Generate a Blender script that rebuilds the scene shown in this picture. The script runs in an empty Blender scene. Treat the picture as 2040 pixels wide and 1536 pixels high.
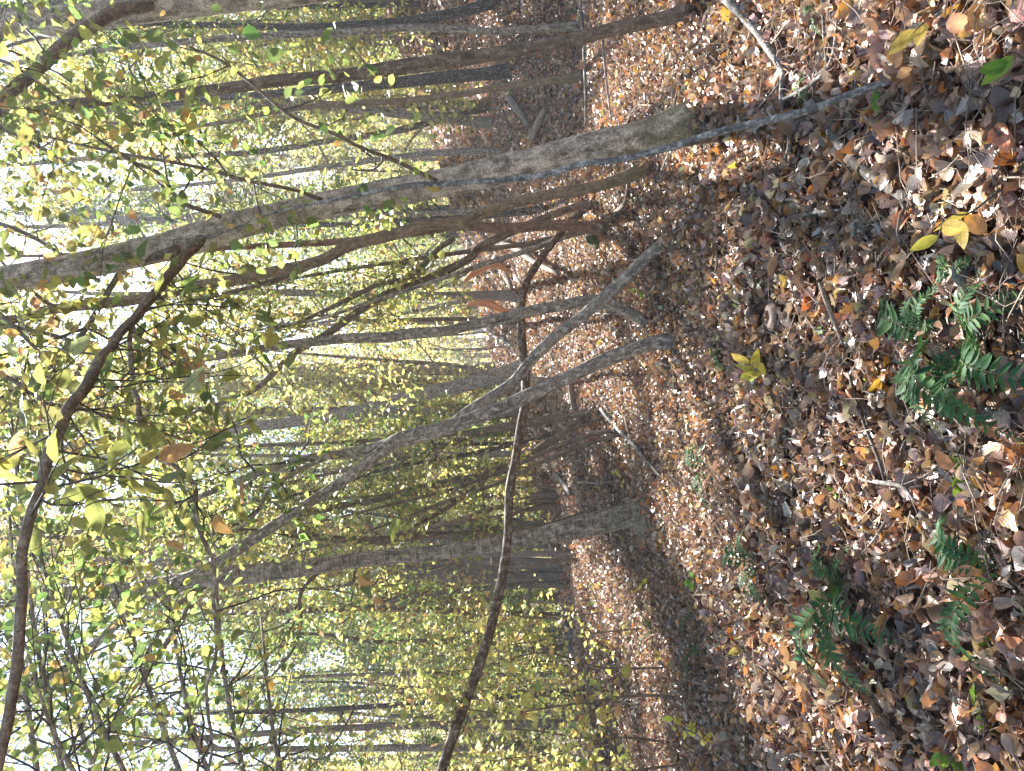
import bpy, math, random
import numpy as np
from mathutils import Matrix, Vector, noise as mnoise

SEED = 7
rng = np.random.default_rng(SEED)
random.seed(SEED)
scene = bpy.context.scene
col = scene.collection

# ------------------------------------------------------------------ camera
F = 1533.0                      # focal length in photograph pixels (2040 x 1536)
CU, CV, CAMZ = 1020.0, 768.0, 1.35
cam_d = bpy.data.cameras.new('camera')
cam_d.sensor_fit = 'HORIZONTAL'; cam_d.sensor_width = 36.0
cam_d.lens = 36.0 * F / 2040.0
cam_d.clip_start = 0.05; cam_d.clip_end = 1500
cam = bpy.data.objects.new('camera', cam_d); col.objects.link(cam)
# the phone was held upright, the picture lies on its side: image left is up
cam.matrix_world = Matrix(((0, 1, 0, 0), (0, 0, -1, 0), (-1, 0, 0, CAMZ), (0, 0, 0, 1)))
scene.camera = cam

# ------------------------------------------------------------------ light
SUN_AZ, SUN_EL = math.radians(5), math.radians(46.5)      # azimuth from +Y towards +X
S = np.array([math.sin(SUN_AZ) * math.cos(SUN_EL), math.cos(SUN_AZ) * math.cos(SUN_EL), math.sin(SUN_EL)])
world = bpy.data.worlds.new('World'); scene.world = world; world.use_nodes = True
wn = world.node_tree; wn.nodes.clear()
wo = wn.nodes.new('ShaderNodeOutputWorld'); wb = wn.nodes.new('ShaderNodeBackground')
sky = wn.nodes.new('ShaderNodeTexSky'); sky.sky_type = 'NISHITA'; sky.sun_disc = False
sky.sun_elevation = SUN_EL; sky.sun_rotation = SUN_AZ; sky.air_density = 1.0; sky.dust_density = .5
wn.links.new(sky.outputs[0], wb.inputs[0]); wb.inputs[1].default_value = 0.053
wn.links.new(wb.outputs[0], wo.inputs[0])
sun_d = bpy.data.lights.new('sun', 'SUN'); sun_d.energy = 5.0; sun_d.angle = math.radians(0.53)
sun_d.color = (1.0, 0.965, 0.93)
sun = bpy.data.objects.new('sun', sun_d); col.objects.link(sun)
sun.rotation_euler = Vector(tuple(S)).to_track_quat('Z', 'Y').to_euler()
scene.view_settings.view_transform = 'Standard'; scene.view_settings.look = 'None'
scene.view_settings.gamma = 1.0; scene.view_settings.use_curve_mapping = False
scene.view_settings.exposure = 2.72
scene.render.engine = 'CYCLES'
scene.cycles.max_bounces = 8; scene.cycles.diffuse_bounces = 4; scene.cycles.transmission_bounces = 4
scene.cycles.use_denoising = True
scene.cycles.sample_clamp_indirect = 6.0

# ------------------------------------------------------------------ picture <-> place
def P(u, v, d):
    return np.array([(CV - v) / F * d, d, CAMZ + (CU - u) / F * d])

# terrain: smooth surface through points read off the photograph (u, v, metres away)
CTRL = [(2040, 0, 1.8), (2040, 400, 1.95), (2040, 768, 2.1), (2040, 1150, 2.2), (2040, 1536, 2.3),
        (1390, 250, 4.5), (1345, 685, 5.9), (1285, 1020, 7.5), (1119, 1119, 17), (1385, 20, 4.6),
        (1160, 51, 9), (985, 7, 12), (970, 210, 15), (868, 260, 21), (1000, 560, 18), (990, 735, 25),
        (1060, 730, 12.5), (1160, 1380, 11), (1155, 1270, 13.5), (1129, 829, 13), (1188, 401, 8),
        (1298, 326, 5.8), (1370, 1400, 5.6), (1700, 1536, 3.1), (1600, 0, 3.1), (1250, 1300, 8.5),
        (1240, 853, 8.6)]
cp = np.array([P(*c) for c in CTRL])
extra = np.array([(7, 30, 3.0), (0, 34, .9), (-6, 30, -1.2), (-12, 22, -1.2), (14, 20, 6.0), (-14, 10, -.6),
                  (10, 6, 2.2), (14, -5, 2.6), (0, -8, -.1), (-10, -5, -1.0), (-22, 40, -3), (22, 40, 5), (0, 60, -2), (22, 60, 3), (-22, 60, -4), (22, 5, 4)])
cp = np.vstack([cp, extra])
def _tps(r2):
    return np.where(r2 > 1e-9, .5 * r2 * np.log(np.maximum(r2, 1e-9)), 0)
_n = len(cp)
_K = _tps(((cp[:, None, :2] - cp[None, :, :2]) ** 2).sum(-1)) + np.eye(_n) * .6
_Pm = np.c_[np.ones(_n), cp[:, :2]]
_A = np.block([[_K, _Pm], [_Pm.T, np.zeros((3, 3))]])
_W = np.linalg.solve(_A, np.r_[cp[:, 2], 0, 0, 0])
def vnoise(x, y, s, seed=0):
    """smooth value noise, numpy"""
    x = np.asarray(x, float) * s + 31.7 * seed + 1000; y = np.asarray(y, float) * s + 17.3 * seed + 1000
    xi = np.floor(x).astype(np.int64); yi = np.floor(y).astype(np.int64)
    fx = x - xi; fy = y - yi; fx = fx * fx * (3 - 2 * fx); fy = fy * fy * (3 - 2 * fy)
    def h(a, b):
        n = (a * 374761393 + b * 668265263 + seed * 1442695) & 0x7fffffff
        n = ((n ^ (n >> 13)) * 1274126177) & 0x7fffffff
        return ((n ^ (n >> 16)) & 0xffff) / 32767.5 - 1
    return (h(xi, yi) * (1 - fx) + h(xi + 1, yi) * fx) * (1 - fy) + (h(xi, yi + 1) * (1 - fx) + h(xi + 1, yi + 1) * fx) * fy
def H(x, y):
    x = np.asarray(x, float); y = np.asarray(y, float)
    sh = np.broadcast(x, y).shape
    xx = np.broadcast_to(x, sh).ravel(); yy = np.broadcast_to(y, sh).ravel()
    cx = np.clip(xx, -22, 22); cy = np.clip(yy, -8, 60)
    out = np.empty(len(cx))
    for i in range(0, len(cx), 20000):
        a, b = cx[i:i + 20000], cy[i:i + 20000]
        r2 = (a[:, None] - cp[:, 0]) ** 2 + (b[:, None] - cp[:, 1]) ** 2
        out[i:i + 20000] = _tps(r2) @ _W[:_n] + _W[_n] + _W[_n + 1] * a + _W[_n + 2] * b
    # far away: the slope runs on, a wooded ridge closes the valley
    far = np.clip((yy - 60) / 120, 0, 1); out = out + far * far * (3 - 2 * far) * 22 + np.clip(np.abs(xx) - 22, 0, 60) * np.sign(xx) * .04
    d = np.hypot(xx, yy)
    amp = np.clip((d - 1.5) / 6, .25, 1)
    out = out + .05 * vnoise(xx, yy, .9, 1) * amp + .022 * vnoise(xx, yy, 2.7, 2) * amp + .012 * vnoise(xx, yy, 7.0, 3)
    return out.reshape(sh)
def ghit(u, v):
    d = np.linspace(1.4, 45, 1500)
    x = (CV - v) / F * d; z = CAMZ + (CU - u) / F * d
    g = z - H(x, d)
    i = np.argmax(g < 0)
    if g[i] >= 0: i = len(d) - 1
    return float(d[i])
def G(u, v, up=0.0):
    d = ghit(u, v); p = P(u, v, d); p[2] = float(H(p[0], p[1])) + up
    return p

# where the photograph shows sun on the ground (gaps in the crowns lie up-sun of these)
LIT = [[(1190, 60), (1400, 45), (1480, -10), (2060, -20), (2060, 120), (1860, 135), (1700, 170), (1560, 205), (1400, 205), (1300, 225), (1190, 262), (1165, 150)],
       [(1330, 300), (1450, 275), (1560, 255), (1590, 330), (1500, 375), (1400, 360), (1330, 345)],
       [(1700, 300), (1800, 290), (1900, 300), (2040, 290), (2040, 440), (1930, 420), (1800, 370), (1700, 340)],
       [(1000, 590), (1100, 615), (1200, 690), (1300, 800), (1240, 830), (1120, 770), (1010, 700)],
       [(1320, 940), (1420, 1010), (1560, 1190), (1700, 1400), (1640, 1440), (1480, 1270), (1340, 1120)],
       [(1110, 1040), (1180, 1060), (1300, 1200), (1370, 1330), (1320, 1360), (1200, 1260), (1110, 1150)],
       [(1560, 560), (1640, 540), (1720, 620), (1700, 680), (1600, 650)],
       [(1440, 520), (1500, 520), (1520, 590), (1450, 580)],
       [(1720, 880), (1800, 870), (1880, 980), (1800, 1020)]]
def inpoly(u, v, poly):
    ins = np.zeros(len(u), bool); n = len(poly)
    for i in range(n):
        x0, y0 = poly[i]; x1, y1 = poly[(i + 1) % n]
        if y0 == y1: continue
        c = ((y0 > v) != (y1 > v)) & (u < (x1 - x0) * (v - y0) / (y1 - y0) + x0)
        ins ^= c
    return ins
def sun_shade(p):
    """True where a leaf shades the part of the foreground that lies in shade"""
    h = np.zeros(len(p))
    for _ in range(3):
        g = p - ((p[:, 2] - h) / S[2])[:, None] * S; h = H(g[:, 0], g[:, 1])
    d = g[:, 1]; dd = np.where(d > 1.2, d, 5)
    v = CV - g[:, 0] / dd * F
    return (d > 1.4) & (d < 12) & (v > -60) & (v < 1600) & (p[:, 2] - h > 1.2)
def sun_gap(p):
    """True for leaves whose shadow would fall in a sunlit patch of the ground"""
    h = np.zeros(len(p))
    for _ in range(3):
        t = (p[:, 2] - h) / S[2]
        g = p - t[:, None] * S
        h = H(g[:, 0], g[:, 1])
    d = g[:, 1]
    ok = (d > 1.2) & (d < 24)
    dd = np.where(ok, d, 5)
    u = CU - (h - CAMZ) / dd * F; v = CV - g[:, 0] / dd * F
    u = u + 26 * vnoise(g[:, 0], g[:, 1], 3.0, 9); v = v + 26 * vnoise(g[:, 0], g[:, 1], 3.0, 10)
    m = np.zeros(len(p), bool)
    for poly in LIT: m |= inpoly(u, v, poly)
    return m & ok & (p[:, 2] - h > .6)

# ------------------------------------------------------------------ materials
def new_mat(name):
    m = bpy.data.materials.new(name); m.use_nodes = True
    m.node_tree.nodes.clear(); return m, m.node_tree.nodes, m.node_tree.links
def ramp(nodes, stops):
    r = nodes.new('ShaderNodeValToRGB'); e = r.color_ramp.elements
    while len(e) < len(stops): e.new(.5)
    for i, (p, c) in enumerate(stops):
        e[i].position = p; e[i].color = (*c, 1)
    return r
def mixc(nodes, links, fac, a, b, mode='MIX'):
    m = nodes.new('ShaderNodeMix'); m.data_type = 'RGBA'; m.blend_type = mode
    for sock, val in ((m.inputs[0], fac), (m.inputs[6], a), (m.inputs[7], b)):
        if hasattr(val, 'links'): links.new(val, sock)
        elif isinstance(val, tuple): sock.default_value = (*val, 1)
        else: sock.default_value = val
    return m.outputs[2]
def math_(nodes, links, op, a, b=0.0):
    m = nodes.new('ShaderNodeMath'); m.operation = op
    for s_, v_ in ((m.inputs[0], a), (m.inputs[1], b)):
        if hasattr(v_, 'links'): links.new(v_, s_)
        else: s_.default_value = v_
    return m.outputs[0]
def tex(nodes, links, vec, scale, detail=4, rough=.6, kind='noise'):
    t = nodes.new('ShaderNodeTexNoise' if kind == 'noise' else 'ShaderNodeTexVoronoi')
    t.inputs['Scale'].default_value = scale
    if kind == 'noise':
        t.inputs['Detail'].default_value = detail; t.inputs['Roughness'].default_value = rough
    links.new(vec, t.inputs['Vector']); return t.outputs[0]
def mapping(nodes, links, vec, sc):
    m = nodes.new('ShaderNodeMapping'); m.inputs['Scale'].default_value = sc
    links.new(vec, m.inputs['Vector']); return m.outputs[0]

def bark_mat(name, dark, mid, light, ring=1.0, lichen=.5, moss=0.0, spots=0.0, bump=.6, scale=24.0):
    """bark read in trunk coordinates: (x, y) round the trunk, z metres along it"""
    m, n, l = new_mat(name)
    at = n.new('ShaderNodeAttribute'); at.attribute_name = 'bark'; v = at.outputs['Vector']
    v1 = mapping(n, l, v, (14, 14, 3.5)); streak = tex(n, l, v1, 1.6, 6, .7)
    v2 = mapping(n, l, v, (10, 10, 75)); rings = tex(n, l, v2, 1.0, 3, .6)
    patch = tex(n, l, mapping(n, l, v, (scale, scale, scale * .62)), 1.0, 7, .72)
    fine = tex(n, l, v, 90, 4, .7)
    base = ramp(n, [(.3, dark), (.55, mid), (.75, tuple(min(1, c * 1.35) for c in mid))]); l.new(streak, base.inputs[0])
    rr = ramp(n, [(.38, (.45, .45, .45)), (.62, (1.25, 1.25, 1.25))]); l.new(rings, rr.inputs[0])
    c = mixc(n, l, ring, base.outputs[0], mixc(n, l, 1.0, base.outputs[0], rr.outputs[0], 'MULTIPLY'))
    lr = ramp(n, [(.60 - .22 * lichen, (0, 0, 0)), (.63 - .22 * lichen + .12, (1, 1, 1))]); l.new(patch, lr.inputs[0])
    lf = math_(n, l, 'MULTIPLY', lr.outputs[0], math_(n, l, 'MULTIPLY', fine, 1.5))
    c = mixc(n, l, lf, c, light)
    if spots:
        vo = tex(n, l, mapping(n, l, v, (30, 30, 26)), 1.0, kind='voronoi')
        sr = ramp(n, [(.16, (1, 1, 1)), (.24, (0, 0, 0))]); l.new(vo, sr.inputs[0])
        c = mixc(n, l, math_(n, l, 'MULTIPLY', sr.outputs[0], spots), c, (.5, .48, .44))
    fr = ramp(n, [(.34, (.5, .5, .5)), (.66, (1.3, 1.3, 1.3))]); l.new(fine, fr.inputs[0])
    c = mixc(n, l, .8, c, fr.outputs[0], 'MULTIPLY')
    if moss:
        sx = n.new('ShaderNodeSeparateXYZ'); l.new(v, sx.inputs[0])
        mr = n.new('ShaderNodeMapRange'); mr.inputs[1].default_value = .75; mr.inputs[2].default_value = 0.0
        l.new(sx.outputs[2], mr.inputs[0])
        mp = ramp(n, [(.36, (0, 0, 0)), (.50, (1, 1, 1))]); l.new(tex(n, l, mapping(n, l, v, (11, 11, 7)), 1.0, 6, .7), mp.inputs[0])
        mf = math_(n, l, 'MULTIPLY', mr.outputs[0], mp.outputs[0])
        mf = math_(n, l, 'MULTIPLY', mf, moss); mf = math_(n, l, 'MINIMUM', mf, 1.0)
        mg = ramp(n, [(.3, (.03, .035, .012)), (.7, (.12, .125, .03))]); l.new(fine, mg.inputs[0])
        c = mixc(n, l, mf, c, mg.outputs[0])
    c = mixc(n, l, 1.0, c, (1.15, 1.07, .98), 'MULTIPLY')
    b = n.new('ShaderNodeBsdfPrincipled'); l.new(c, b.inputs['Base Color']); b.inputs['Roughness'].default_value = .85
    b.inputs['Specular IOR Level'].default_value = .25
    hsum = math_(n, l, 'ADD', math_(n, l, 'MULTIPLY', streak, 1.2), math_(n, l, 'ADD', math_(n, l, 'MULTIPLY', rings, .5 * ring), math_(n, l, 'MULTIPLY', fine, .35)))
    bu = n.new('ShaderNodeBump'); bu.inputs['Strength'].default_value = bump; bu.inputs['Distance'].default_value = .008
    l.new(hsum, bu.inputs['Height']); l.new(bu.outputs[0], b.inputs['Normal'])
    o = n.new('ShaderNodeOutputMaterial'); l.new(b.outputs[0], o.inputs[0]); return m

BARK = {
    'grey':   bark_mat('bark_grey_beech', (.085, .075, .06), (.25, .225, .195), (.55, .51, .45), .5, .72, 1.0, scale=17),
    'ring':   bark_mat('bark_ringed_cherry', (.08, .068, .055), (.24, .21, .185), (.46, .43, .39), 1.0, .45, .45, scale=22),
    'bent':   bark_mat('bark_bent_stem', (.042, .031, .025), (.115, .082, .063), (.40, .37, .33), .5, .52, scale=34),
    'brown':  bark_mat('bark_brown', (.055, .043, .034), (.155, .125, .10), (.33, .29, .25), .4, .4, scale=30),
    'rust':   bark_mat('bark_rusty', (.075, .045, .032), (.185, .12, .088), (.30, .25, .20), .5, .4, scale=34),
    'ochre':  bark_mat('bark_ochre', (.085, .065, .045), (.20, .16, .115), (.34, .30, .24), .4, .4, .5, scale=28),
    'dark':   bark_mat('bark_dark', (.035, .03, .027), (.085, .075, .068), (.24, .235, .22), .3, .4, 0, .6, scale=30),
    'lichen': bark_mat('bark_lichen_grey', (.05, .047, .043), (.14, .135, .13), (.44, .44, .43), .5, .55, scale=42),
    'mottle': bark_mat('bark_mottled', (.06, .053, .046), (.21, .19, .165), (.54, .52, .48), .5, .52, scale=34),
    'bare':   bark_mat('bark_grey_limb', (.075, .065, .052), (.15, .13, .105), (.30, .27, .23), .4, .5, scale=34),
    'far':    bark_mat('bark_far_grey', (.10, .09, .085), (.21, .185, .17), (.30, .28, .26), .2, .3, scale=14),
    'dead':   bark_mat('dead_wood', (.09, .075, .06), (.24, .20, .165), (.40, .37, .33), .1, .4, scale=40),
    'split':  bark_mat('split_wood', (.25, .10, .04), (.50, .24, .11), (.55, .32, .18), .1, .2),
}
LIMB = {'grey': 'bare', 'ring': 'bare', 'ochre': 'bare'}

def leaf_mat(name, trans=.4, veins=True, under=.25, rough=.6, mottle=.5, spec=.25, sheen=0.0):
    m, n, l = new_mat(name)
    at = n.new('ShaderNodeAttribute'); at.attribute_name = 'tint'; c = at.outputs['Color']
    geo = n.new('ShaderNodeNewGeometry')
    nz = tex(n, l, geo.outputs['Position'], 55, 3, .6)
    r = ramp(n, [(.3, (1 - mottle * .6,) * 3), (.5, (1, 1, 1)), (.72, (1 + mottle * .35,) * 3)]); l.new(nz, r.inputs[0])
    c = mixc(n, l, 1.0, c, r.outputs[0], 'MULTIPLY')
    hgt = nz
    if veins:
        uv = n.new('ShaderNodeAttribute'); uv.attribute_name = 'luv'
        sp = n.new('ShaderNodeSeparateXYZ'); l.new(uv.outputs['Vector'], sp.inputs[0])
        ax = math_(n, l, 'ABSOLUTE', sp.outputs[0])
        mid = math_(n, l, 'LESS_THAN', ax, .05)
        ph = math_(n, l, 'SUBTRACT', math_(n, l, 'MULTIPLY', sp.outputs[1], 9.0), math_(n, l, 'MULTIPLY', ax, 2.2))
        wv = math_(n, l, 'ABSOLUTE', math_(n, l, 'SINE', math_(n, l, 'MULTIPLY', ph, math.pi)))
        sv = math_(n, l, 'LESS_THAN', wv, .16)
        vv = math_(n, l, 'MAXIMUM', mid, math_(n, l, 'MULTIPLY', sv, .6))
        c = mixc(n, l, math_(n, l, 'MULTIPLY', vv, .45), c, mixc(n, l, 1.0, c, (1.9, 1.7, 1.5), 'MULTIPLY'))
        # dry blotches
        bl = tex(n, l, geo.outputs['Position'], 24, 2, .5)
        br = ramp(n, [(.62, (0, 0, 0)), (.70, (1, 1, 1))]); l.new(bl, br.inputs[0])
        c = mixc(n, l, math_(n, l, 'MULTIPLY', br.outputs[0], .45), c, mixc(n, l, 1.0, c, (.55, .38, .28), 'MULTIPLY'))
        hgt = math_(n, l, 'ADD', nz, math_(n, l, 'MULTIPLY', wv, .5))
    if under:
        c = mixc(n, l, math_(n, l, 'MULTIPLY', geo.outputs['Backfacing'], under), c, (.44, .33, .24))
    b = n.new('ShaderNodeBsdfPrincipled'); l.new(c, b.inputs['Base Color']); b.inputs['Roughness'].default_value = rough
    b.inputs['Specular IOR Level'].default_value = spec
    b.inputs['Sheen Weight'].default_value = sheen; b.inputs['Sheen Roughness'].default_value = .35
    bu = n.new('ShaderNodeBump'); bu.inputs['Strength'].default_value = .35; bu.inputs['Distance'].default_value = .003
    l.new(hgt, bu.inputs['Height']); l.new(bu.outputs[0], b.inputs['Normal'])
    t = n.new('ShaderNodeBsdfTranslucent'); l.new(mixc(n, l, 1.0, c, (1.2, 1.22, .98), 'MULTIPLY'), t.inputs[0])
    mx = n.new('ShaderNodeMixShader'); mx.inputs[0].default_value = trans
    l.new(b.outputs[0], mx.inputs[1]); l.new(t.outputs[0], mx.inputs[2])
    o = n.new('ShaderNodeOutputMaterial'); l.new(mx.outputs[0], o.inputs[0]); return m
M_LITTER = leaf_mat('dry_leaf', .2, True, .22, .36, .6, 1.0, .3)
M_CROWN = leaf_mat('crown_leaf', .46, False, .1, .5, .4, .3)
M_NEAR = leaf_mat('branch_leaf', .5, True, .1, .5, .5, .3)
M_FERN = leaf_mat('fern_leaf', .2, False, 0, .6, .5, .2)

def soil_mat():
    m, n, l = new_mat('forest_soil')
    g = n.new('ShaderNodeNewGeometry'); p = g.outputs['Position']
    a = tex(n, l, p, 22, 8, .75); b2 = tex(n, l, p, 2.2, 4, .6)
    vo = tex(n, l, p, 28, kind='voronoi')
    r = ramp(n, [(.3, (.03, .019, .012)), (.5, (.10, .058, .035)), (.7, (.24, .14, .09))]); l.new(a, r.inputs[0])
    r2 = ramp(n, [(.3, (.7, .7, .7)), (.7, (1.3, 1.2, 1.1))]); l.new(b2, r2.inputs[0])
    c = mixc(n, l, 1, r.outputs[0], r2.outputs[0], 'MULTIPLY')
    b = n.new('ShaderNodeBsdfPrincipled'); l.new(c, b.inputs['Base Color']); b.inputs['Roughness'].default_value = .95
    bu = n.new('ShaderNodeBump'); bu.inputs['Strength'].default_value = 1; bu.inputs['Distance'].default_value = .03
    l.new(math_(n, l, 'ADD', a, vo), bu.inputs['Height']); l.new(bu.outputs[0], b.inputs['Normal'])
    o = n.new('ShaderNodeOutputMaterial'); l.new(b.outputs[0], o.inputs[0]); return m
def rock_mat(name, c0, c1, moss):
    m, n, l = new_mat(name)
    g = n.new('ShaderNodeNewGeometry'); p = g.outputs['Position']
    a = tex(n, l, p, 14, 8, .7); k = tex(n, l, p, 5, 4, .6)
    r = ramp(n, [(.3, c0), (.7, c1)]); l.new(a, r.inputs[0])
    r2 = ramp(n, [(.5 - .3 * moss, (0, 0, 0)), (.62 - .3 * moss, (1, 1, 1))]); l.new(k, r2.inputs[0])
    c = mixc(n, l, math_(n, l, 'MULTIPLY', r2.outputs[0], moss), r.outputs[0], (.06, .075, .02))
    b = n.new('ShaderNodeBsdfPrincipled'); l.new(c, b.inputs['Base Color']); b.inputs['Roughness'].default_value = .9
    bu = n.new('ShaderNodeBump'); bu.inputs['Strength'].default_value = .8; bu.inputs['Distance'].default_value = .02
    l.new(a, bu.inputs['Height']); l.new(bu.outputs[0], b.inputs['Normal'])
    o = n.new('ShaderNodeOutputMaterial'); l.new(b.outputs[0], o.inputs[0]); return m
M_SOIL = soil_mat()
M_ROCK = rock_mat('grey_stone', (.05, .05, .05), (.17, .17, .165), .2)
M_MOSSROCK = rock_mat('mossy_stone', (.04, .04, .03), (.12, .12, .09), .9)

# ------------------------------------------------------------------ mesh helpers
def make_mesh(name, V, faces, mat, attrs=None, smooth=True):
    """faces: list of (N,k) int arrays"""
    me = bpy.data.meshes.new(name)
    V = np.asarray(V, np.float32)
    me.vertices.add(len(V)); me.vertices.foreach_set('co', V.ravel())
    faces = [np.asarray(f, np.int32) for f in faces if len(f)]
    idx = np.concatenate([f.ravel() for f in faces])
    tot = np.concatenate([np.full(len(f), f.shape[1], np.int32) for f in faces])
    st = np.concatenate([[0], np.cumsum(tot)[:-1]]).astype(np.int32)
    me.loops.add(len(idx)); me.loops.foreach_set('vertex_index', idx)
    me.polygons.add(len(tot)); me.polygons.foreach_set('loop_start', st); me.polygons.foreach_set('loop_total', tot)
    me.polygons.foreach_set('use_smooth', np.full(len(tot), smooth, bool))
    for k, (typ, arr) in (attrs or {}).items():
        a = me.attributes.new(k, typ, 'POINT')
        arr = np.asarray(arr, np.float32)
        if typ == 'FLOAT_COLOR':
            if arr.shape[1] == 3: arr = np.c_[arr, np.ones(len(arr), np.float32)]
            a.data.foreach_set('color', arr.ravel().astype(np.float32))
        else: a.data.foreach_set('vector', arr.ravel())
    me.materials.append(mat); me.update(calc_edges=True)
    return me
def link(name, data, parent=None, loc=None, **props):
    o = bpy.data.objects.new(name, data); col.objects.link(o)
    if parent is not None: o.parent = parent
    if loc is not None: o.location = loc
    for k, v in props.items(): o[k] = v
    return o
def thing(name, label, cat, loc, group=None):
    o = link(name, None, None, tuple(float(a) for a in loc), label=label, category=cat)
    if group: o['group'] = group
    return o

class Tubes:
    def __init__(s): s.V = []; s.F = []; s.T = []; s.B = []; s.n = 0
    def add(s, pts, rad, sides=8, rough=0.0, twist=0.0, off=0.0, cap=True, flare=0.0, flare_h=.25):
        pts = np.asarray(pts, float); rad = np.asarray(rad, float); N = len(pts)
        tang = np.gradient(pts, axis=0); tang /= np.linalg.norm(tang, axis=1)[:, None] + 1e-12
        ref = np.array([1.0, 0, 0]) if abs(tang[0][0]) < .8 else np.array([0, 1.0, 0])
        L = np.concatenate([[0], np.cumsum(np.linalg.norm(np.diff(pts, axis=0), axis=1))])
        ang = np.linspace(0, 2 * math.pi, sides, endpoint=False)
        a1 = np.cross(tang, ref); a1 /= np.linalg.norm(a1, axis=1)[:, None] + 1e-12
        a2 = np.cross(tang, a1)
        R = rad[:, None] * np.ones(sides)[None]
        sd = random.random() * 100
        if rough:
            nn = vnoise(np.cos(ang)[None] * 1.3 + sd, L[:, None] * 3 + np.sin(ang)[None] * 1.3, 1.0, 4)
            n2 = vnoise(np.cos(ang)[None] * 3 + sd, L[:, None] * 11 + np.sin(ang)[None] * 3, 1.0, 5)
            R = R * (1 + rough * nn + rough * .45 * n2)
        if flare:
            lob = 1 + .55 * np.cos(ang * 3 + sd) + .3 * np.cos(ang * 5 + sd * 2)
            R = R * (1 + flare * np.exp(-L[:, None] / flare_h) * np.maximum(.25, lob)[None])
        ca, sa = np.cos(ang), np.sin(ang)
        ring = pts[:, None, :] + R[..., None] * (ca[None, :, None] * a1[:, None, :] + sa[None, :, None] * a2[:, None, :])
        s.V.append(ring.reshape(-1, 3))
        rm = rad.mean() if N < 3 else rad[:, None]
        bk = np.stack([np.broadcast_to(rm * ca[None], (N, sides)) + off, np.broadcast_to(rm * sa[None], (N, sides)) + off,
                       np.broadcast_to(L[:, None] + sd * 0, (N, sides))], -1)
        s.B.append(bk.reshape(-1, 3))
        i = np.arange(N - 1)[:, None] * sides; j = np.arange(sides)[None]; j2 = (j + 1) % sides
        q = np.stack([i + j, i + j2, i + sides + j2, i + sides + j], -1).reshape(-1, 4) + s.n
        s.F.append(q); s.n += N * sides
        if cap:
            s.V.append(np.array([pts[-1] + tang[-1] * rad[-1] * .4, pts[0] - tang[0] * rad[0] * .2])); s.B.append(np.array([[off, off, L[-1]], [off, off, 0]]))
            b = s.n - sides
            s.T.append(np.stack([b + np.arange(sides), b + (np.arange(sides) + 1) % sides, np.full(sides, s.n)], -1))
            b0 = s.n - N * sides
            s.T.append(np.stack([b0 + (np.arange(sides) + 1) % sides, b0 + np.arange(sides), np.full(sides, s.n + 1)], -1))
            s.n += 2
    def mesh(s, name, mat, org=(0, 0, 0)):
        V = np.concatenate(s.V) - np.asarray(org)
        return make_mesh(name, V, [np.concatenate(s.F)] + ([np.concatenate(s.T)] if s.T else []), mat, {'bark': ('FLOAT_VECTOR', np.concatenate(s.B))})

def spline(pts, n):
    """Catmull-Rom through the points (any number of columns), n samples"""
    p = np.asarray(pts, float)
    if len(p) == 2: return p[0] + (p[1] - p[0]) * np.linspace(0, 1, n)[:, None]
    q = np.vstack([2 * p[0] - p[1], p, 2 * p[-1] - p[-2]])
    seg = np.linalg.norm(np.diff(p[:, :3], axis=0), axis=1); cum = np.r_[0, np.cumsum(seg)]
    t = np.linspace(0, cum[-1], n); k = np.clip(np.searchsorted(cum, t, 'right') - 1, 0, len(p) - 2)
    f = ((t - cum[k]) / np.maximum(seg[k], 1e-9))[:, None]
    a, b, c, d = q[k], q[k + 1], q[k + 2], q[k + 3]
    return .5 * (2 * b + (c - a) * f + (2 * a - 5 * b + 4 * c - d) * f ** 2 + (3 * b - a - 3 * c + d) * f ** 3)

# leaf shapes: (verts, quads/tris, luv) lying in xy, long axis y, length 1
def leaf_shape(nseg, width=.55, lobes=0, curl=0.0, fold=0.0, peak=.42, serr=0.0, twist=0.0, cup=0.0, seed=0):
    r = np.random.default_rng(seed)
    t = np.linspace(0, 1, nseg + 1)
    w = width * .5 * (np.sin(math.pi * t ** (math.log(.5) / math.log(peak))) ** .8)
    if lobes: w = w * (1 + .38 * np.cos(t * math.pi * 2 * lobes))
    w = w * (1 + serr * r.standard_normal(nseg + 1))
    V, U = [], []
    ang = curl * (t - .2)
    yy = np.concatenate([[0], np.cumsum(np.cos((ang[1:] + ang[:-1]) / 2)) / nseg])
    zz = np.concatenate([[0], np.cumsum(np.sin((ang[1:] + ang[:-1]) / 2)) / nseg])
    V.append((0, 0, 0)); U.append((0, 0, 0))
    for i in range(1, nseg):
        for sgn in (-1, 0, 1):
            wx = sgn * w[i] * math.cos(fold); wz = abs(sgn) * w[i] * math.sin(fold) + cup * sgn * sgn * w[i] * r.uniform(-.5, 1)
            tw = twist * (t[i] - .5); 
            x_, z_ = wx * math.cos(tw) - wz * math.sin(tw), wx * math.sin(tw) + wz * math.cos(tw)
            V.append((x_, yy[i] , zz[i] + z_)); U.append((sgn, t[i], 0))
    V.append((0, yy[-1], zz[-1])); U.append((0, 1, 0))
    T = []; last = len(V) - 1
    T += [(0, 2, 1), (0, 3, 2)]
    Q = []
    for i in range(nseg - 2):
        a = 1 + i * 3
        Q += [(a, a + 1, a + 4, a + 3), (a + 1, a + 2, a + 5, a + 4)]
    a = 1 + (nseg - 2) * 3
    T += [(a, a + 1, last), (a + 1, a + 2, last)]
    for q in Q: T += [(q[0], q[1], q[2]), (q[0], q[2], q[3])]
    V = np.array(V, float); V[:, 1] -= .0
    return V, np.array(T), np.array(U, float)
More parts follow.
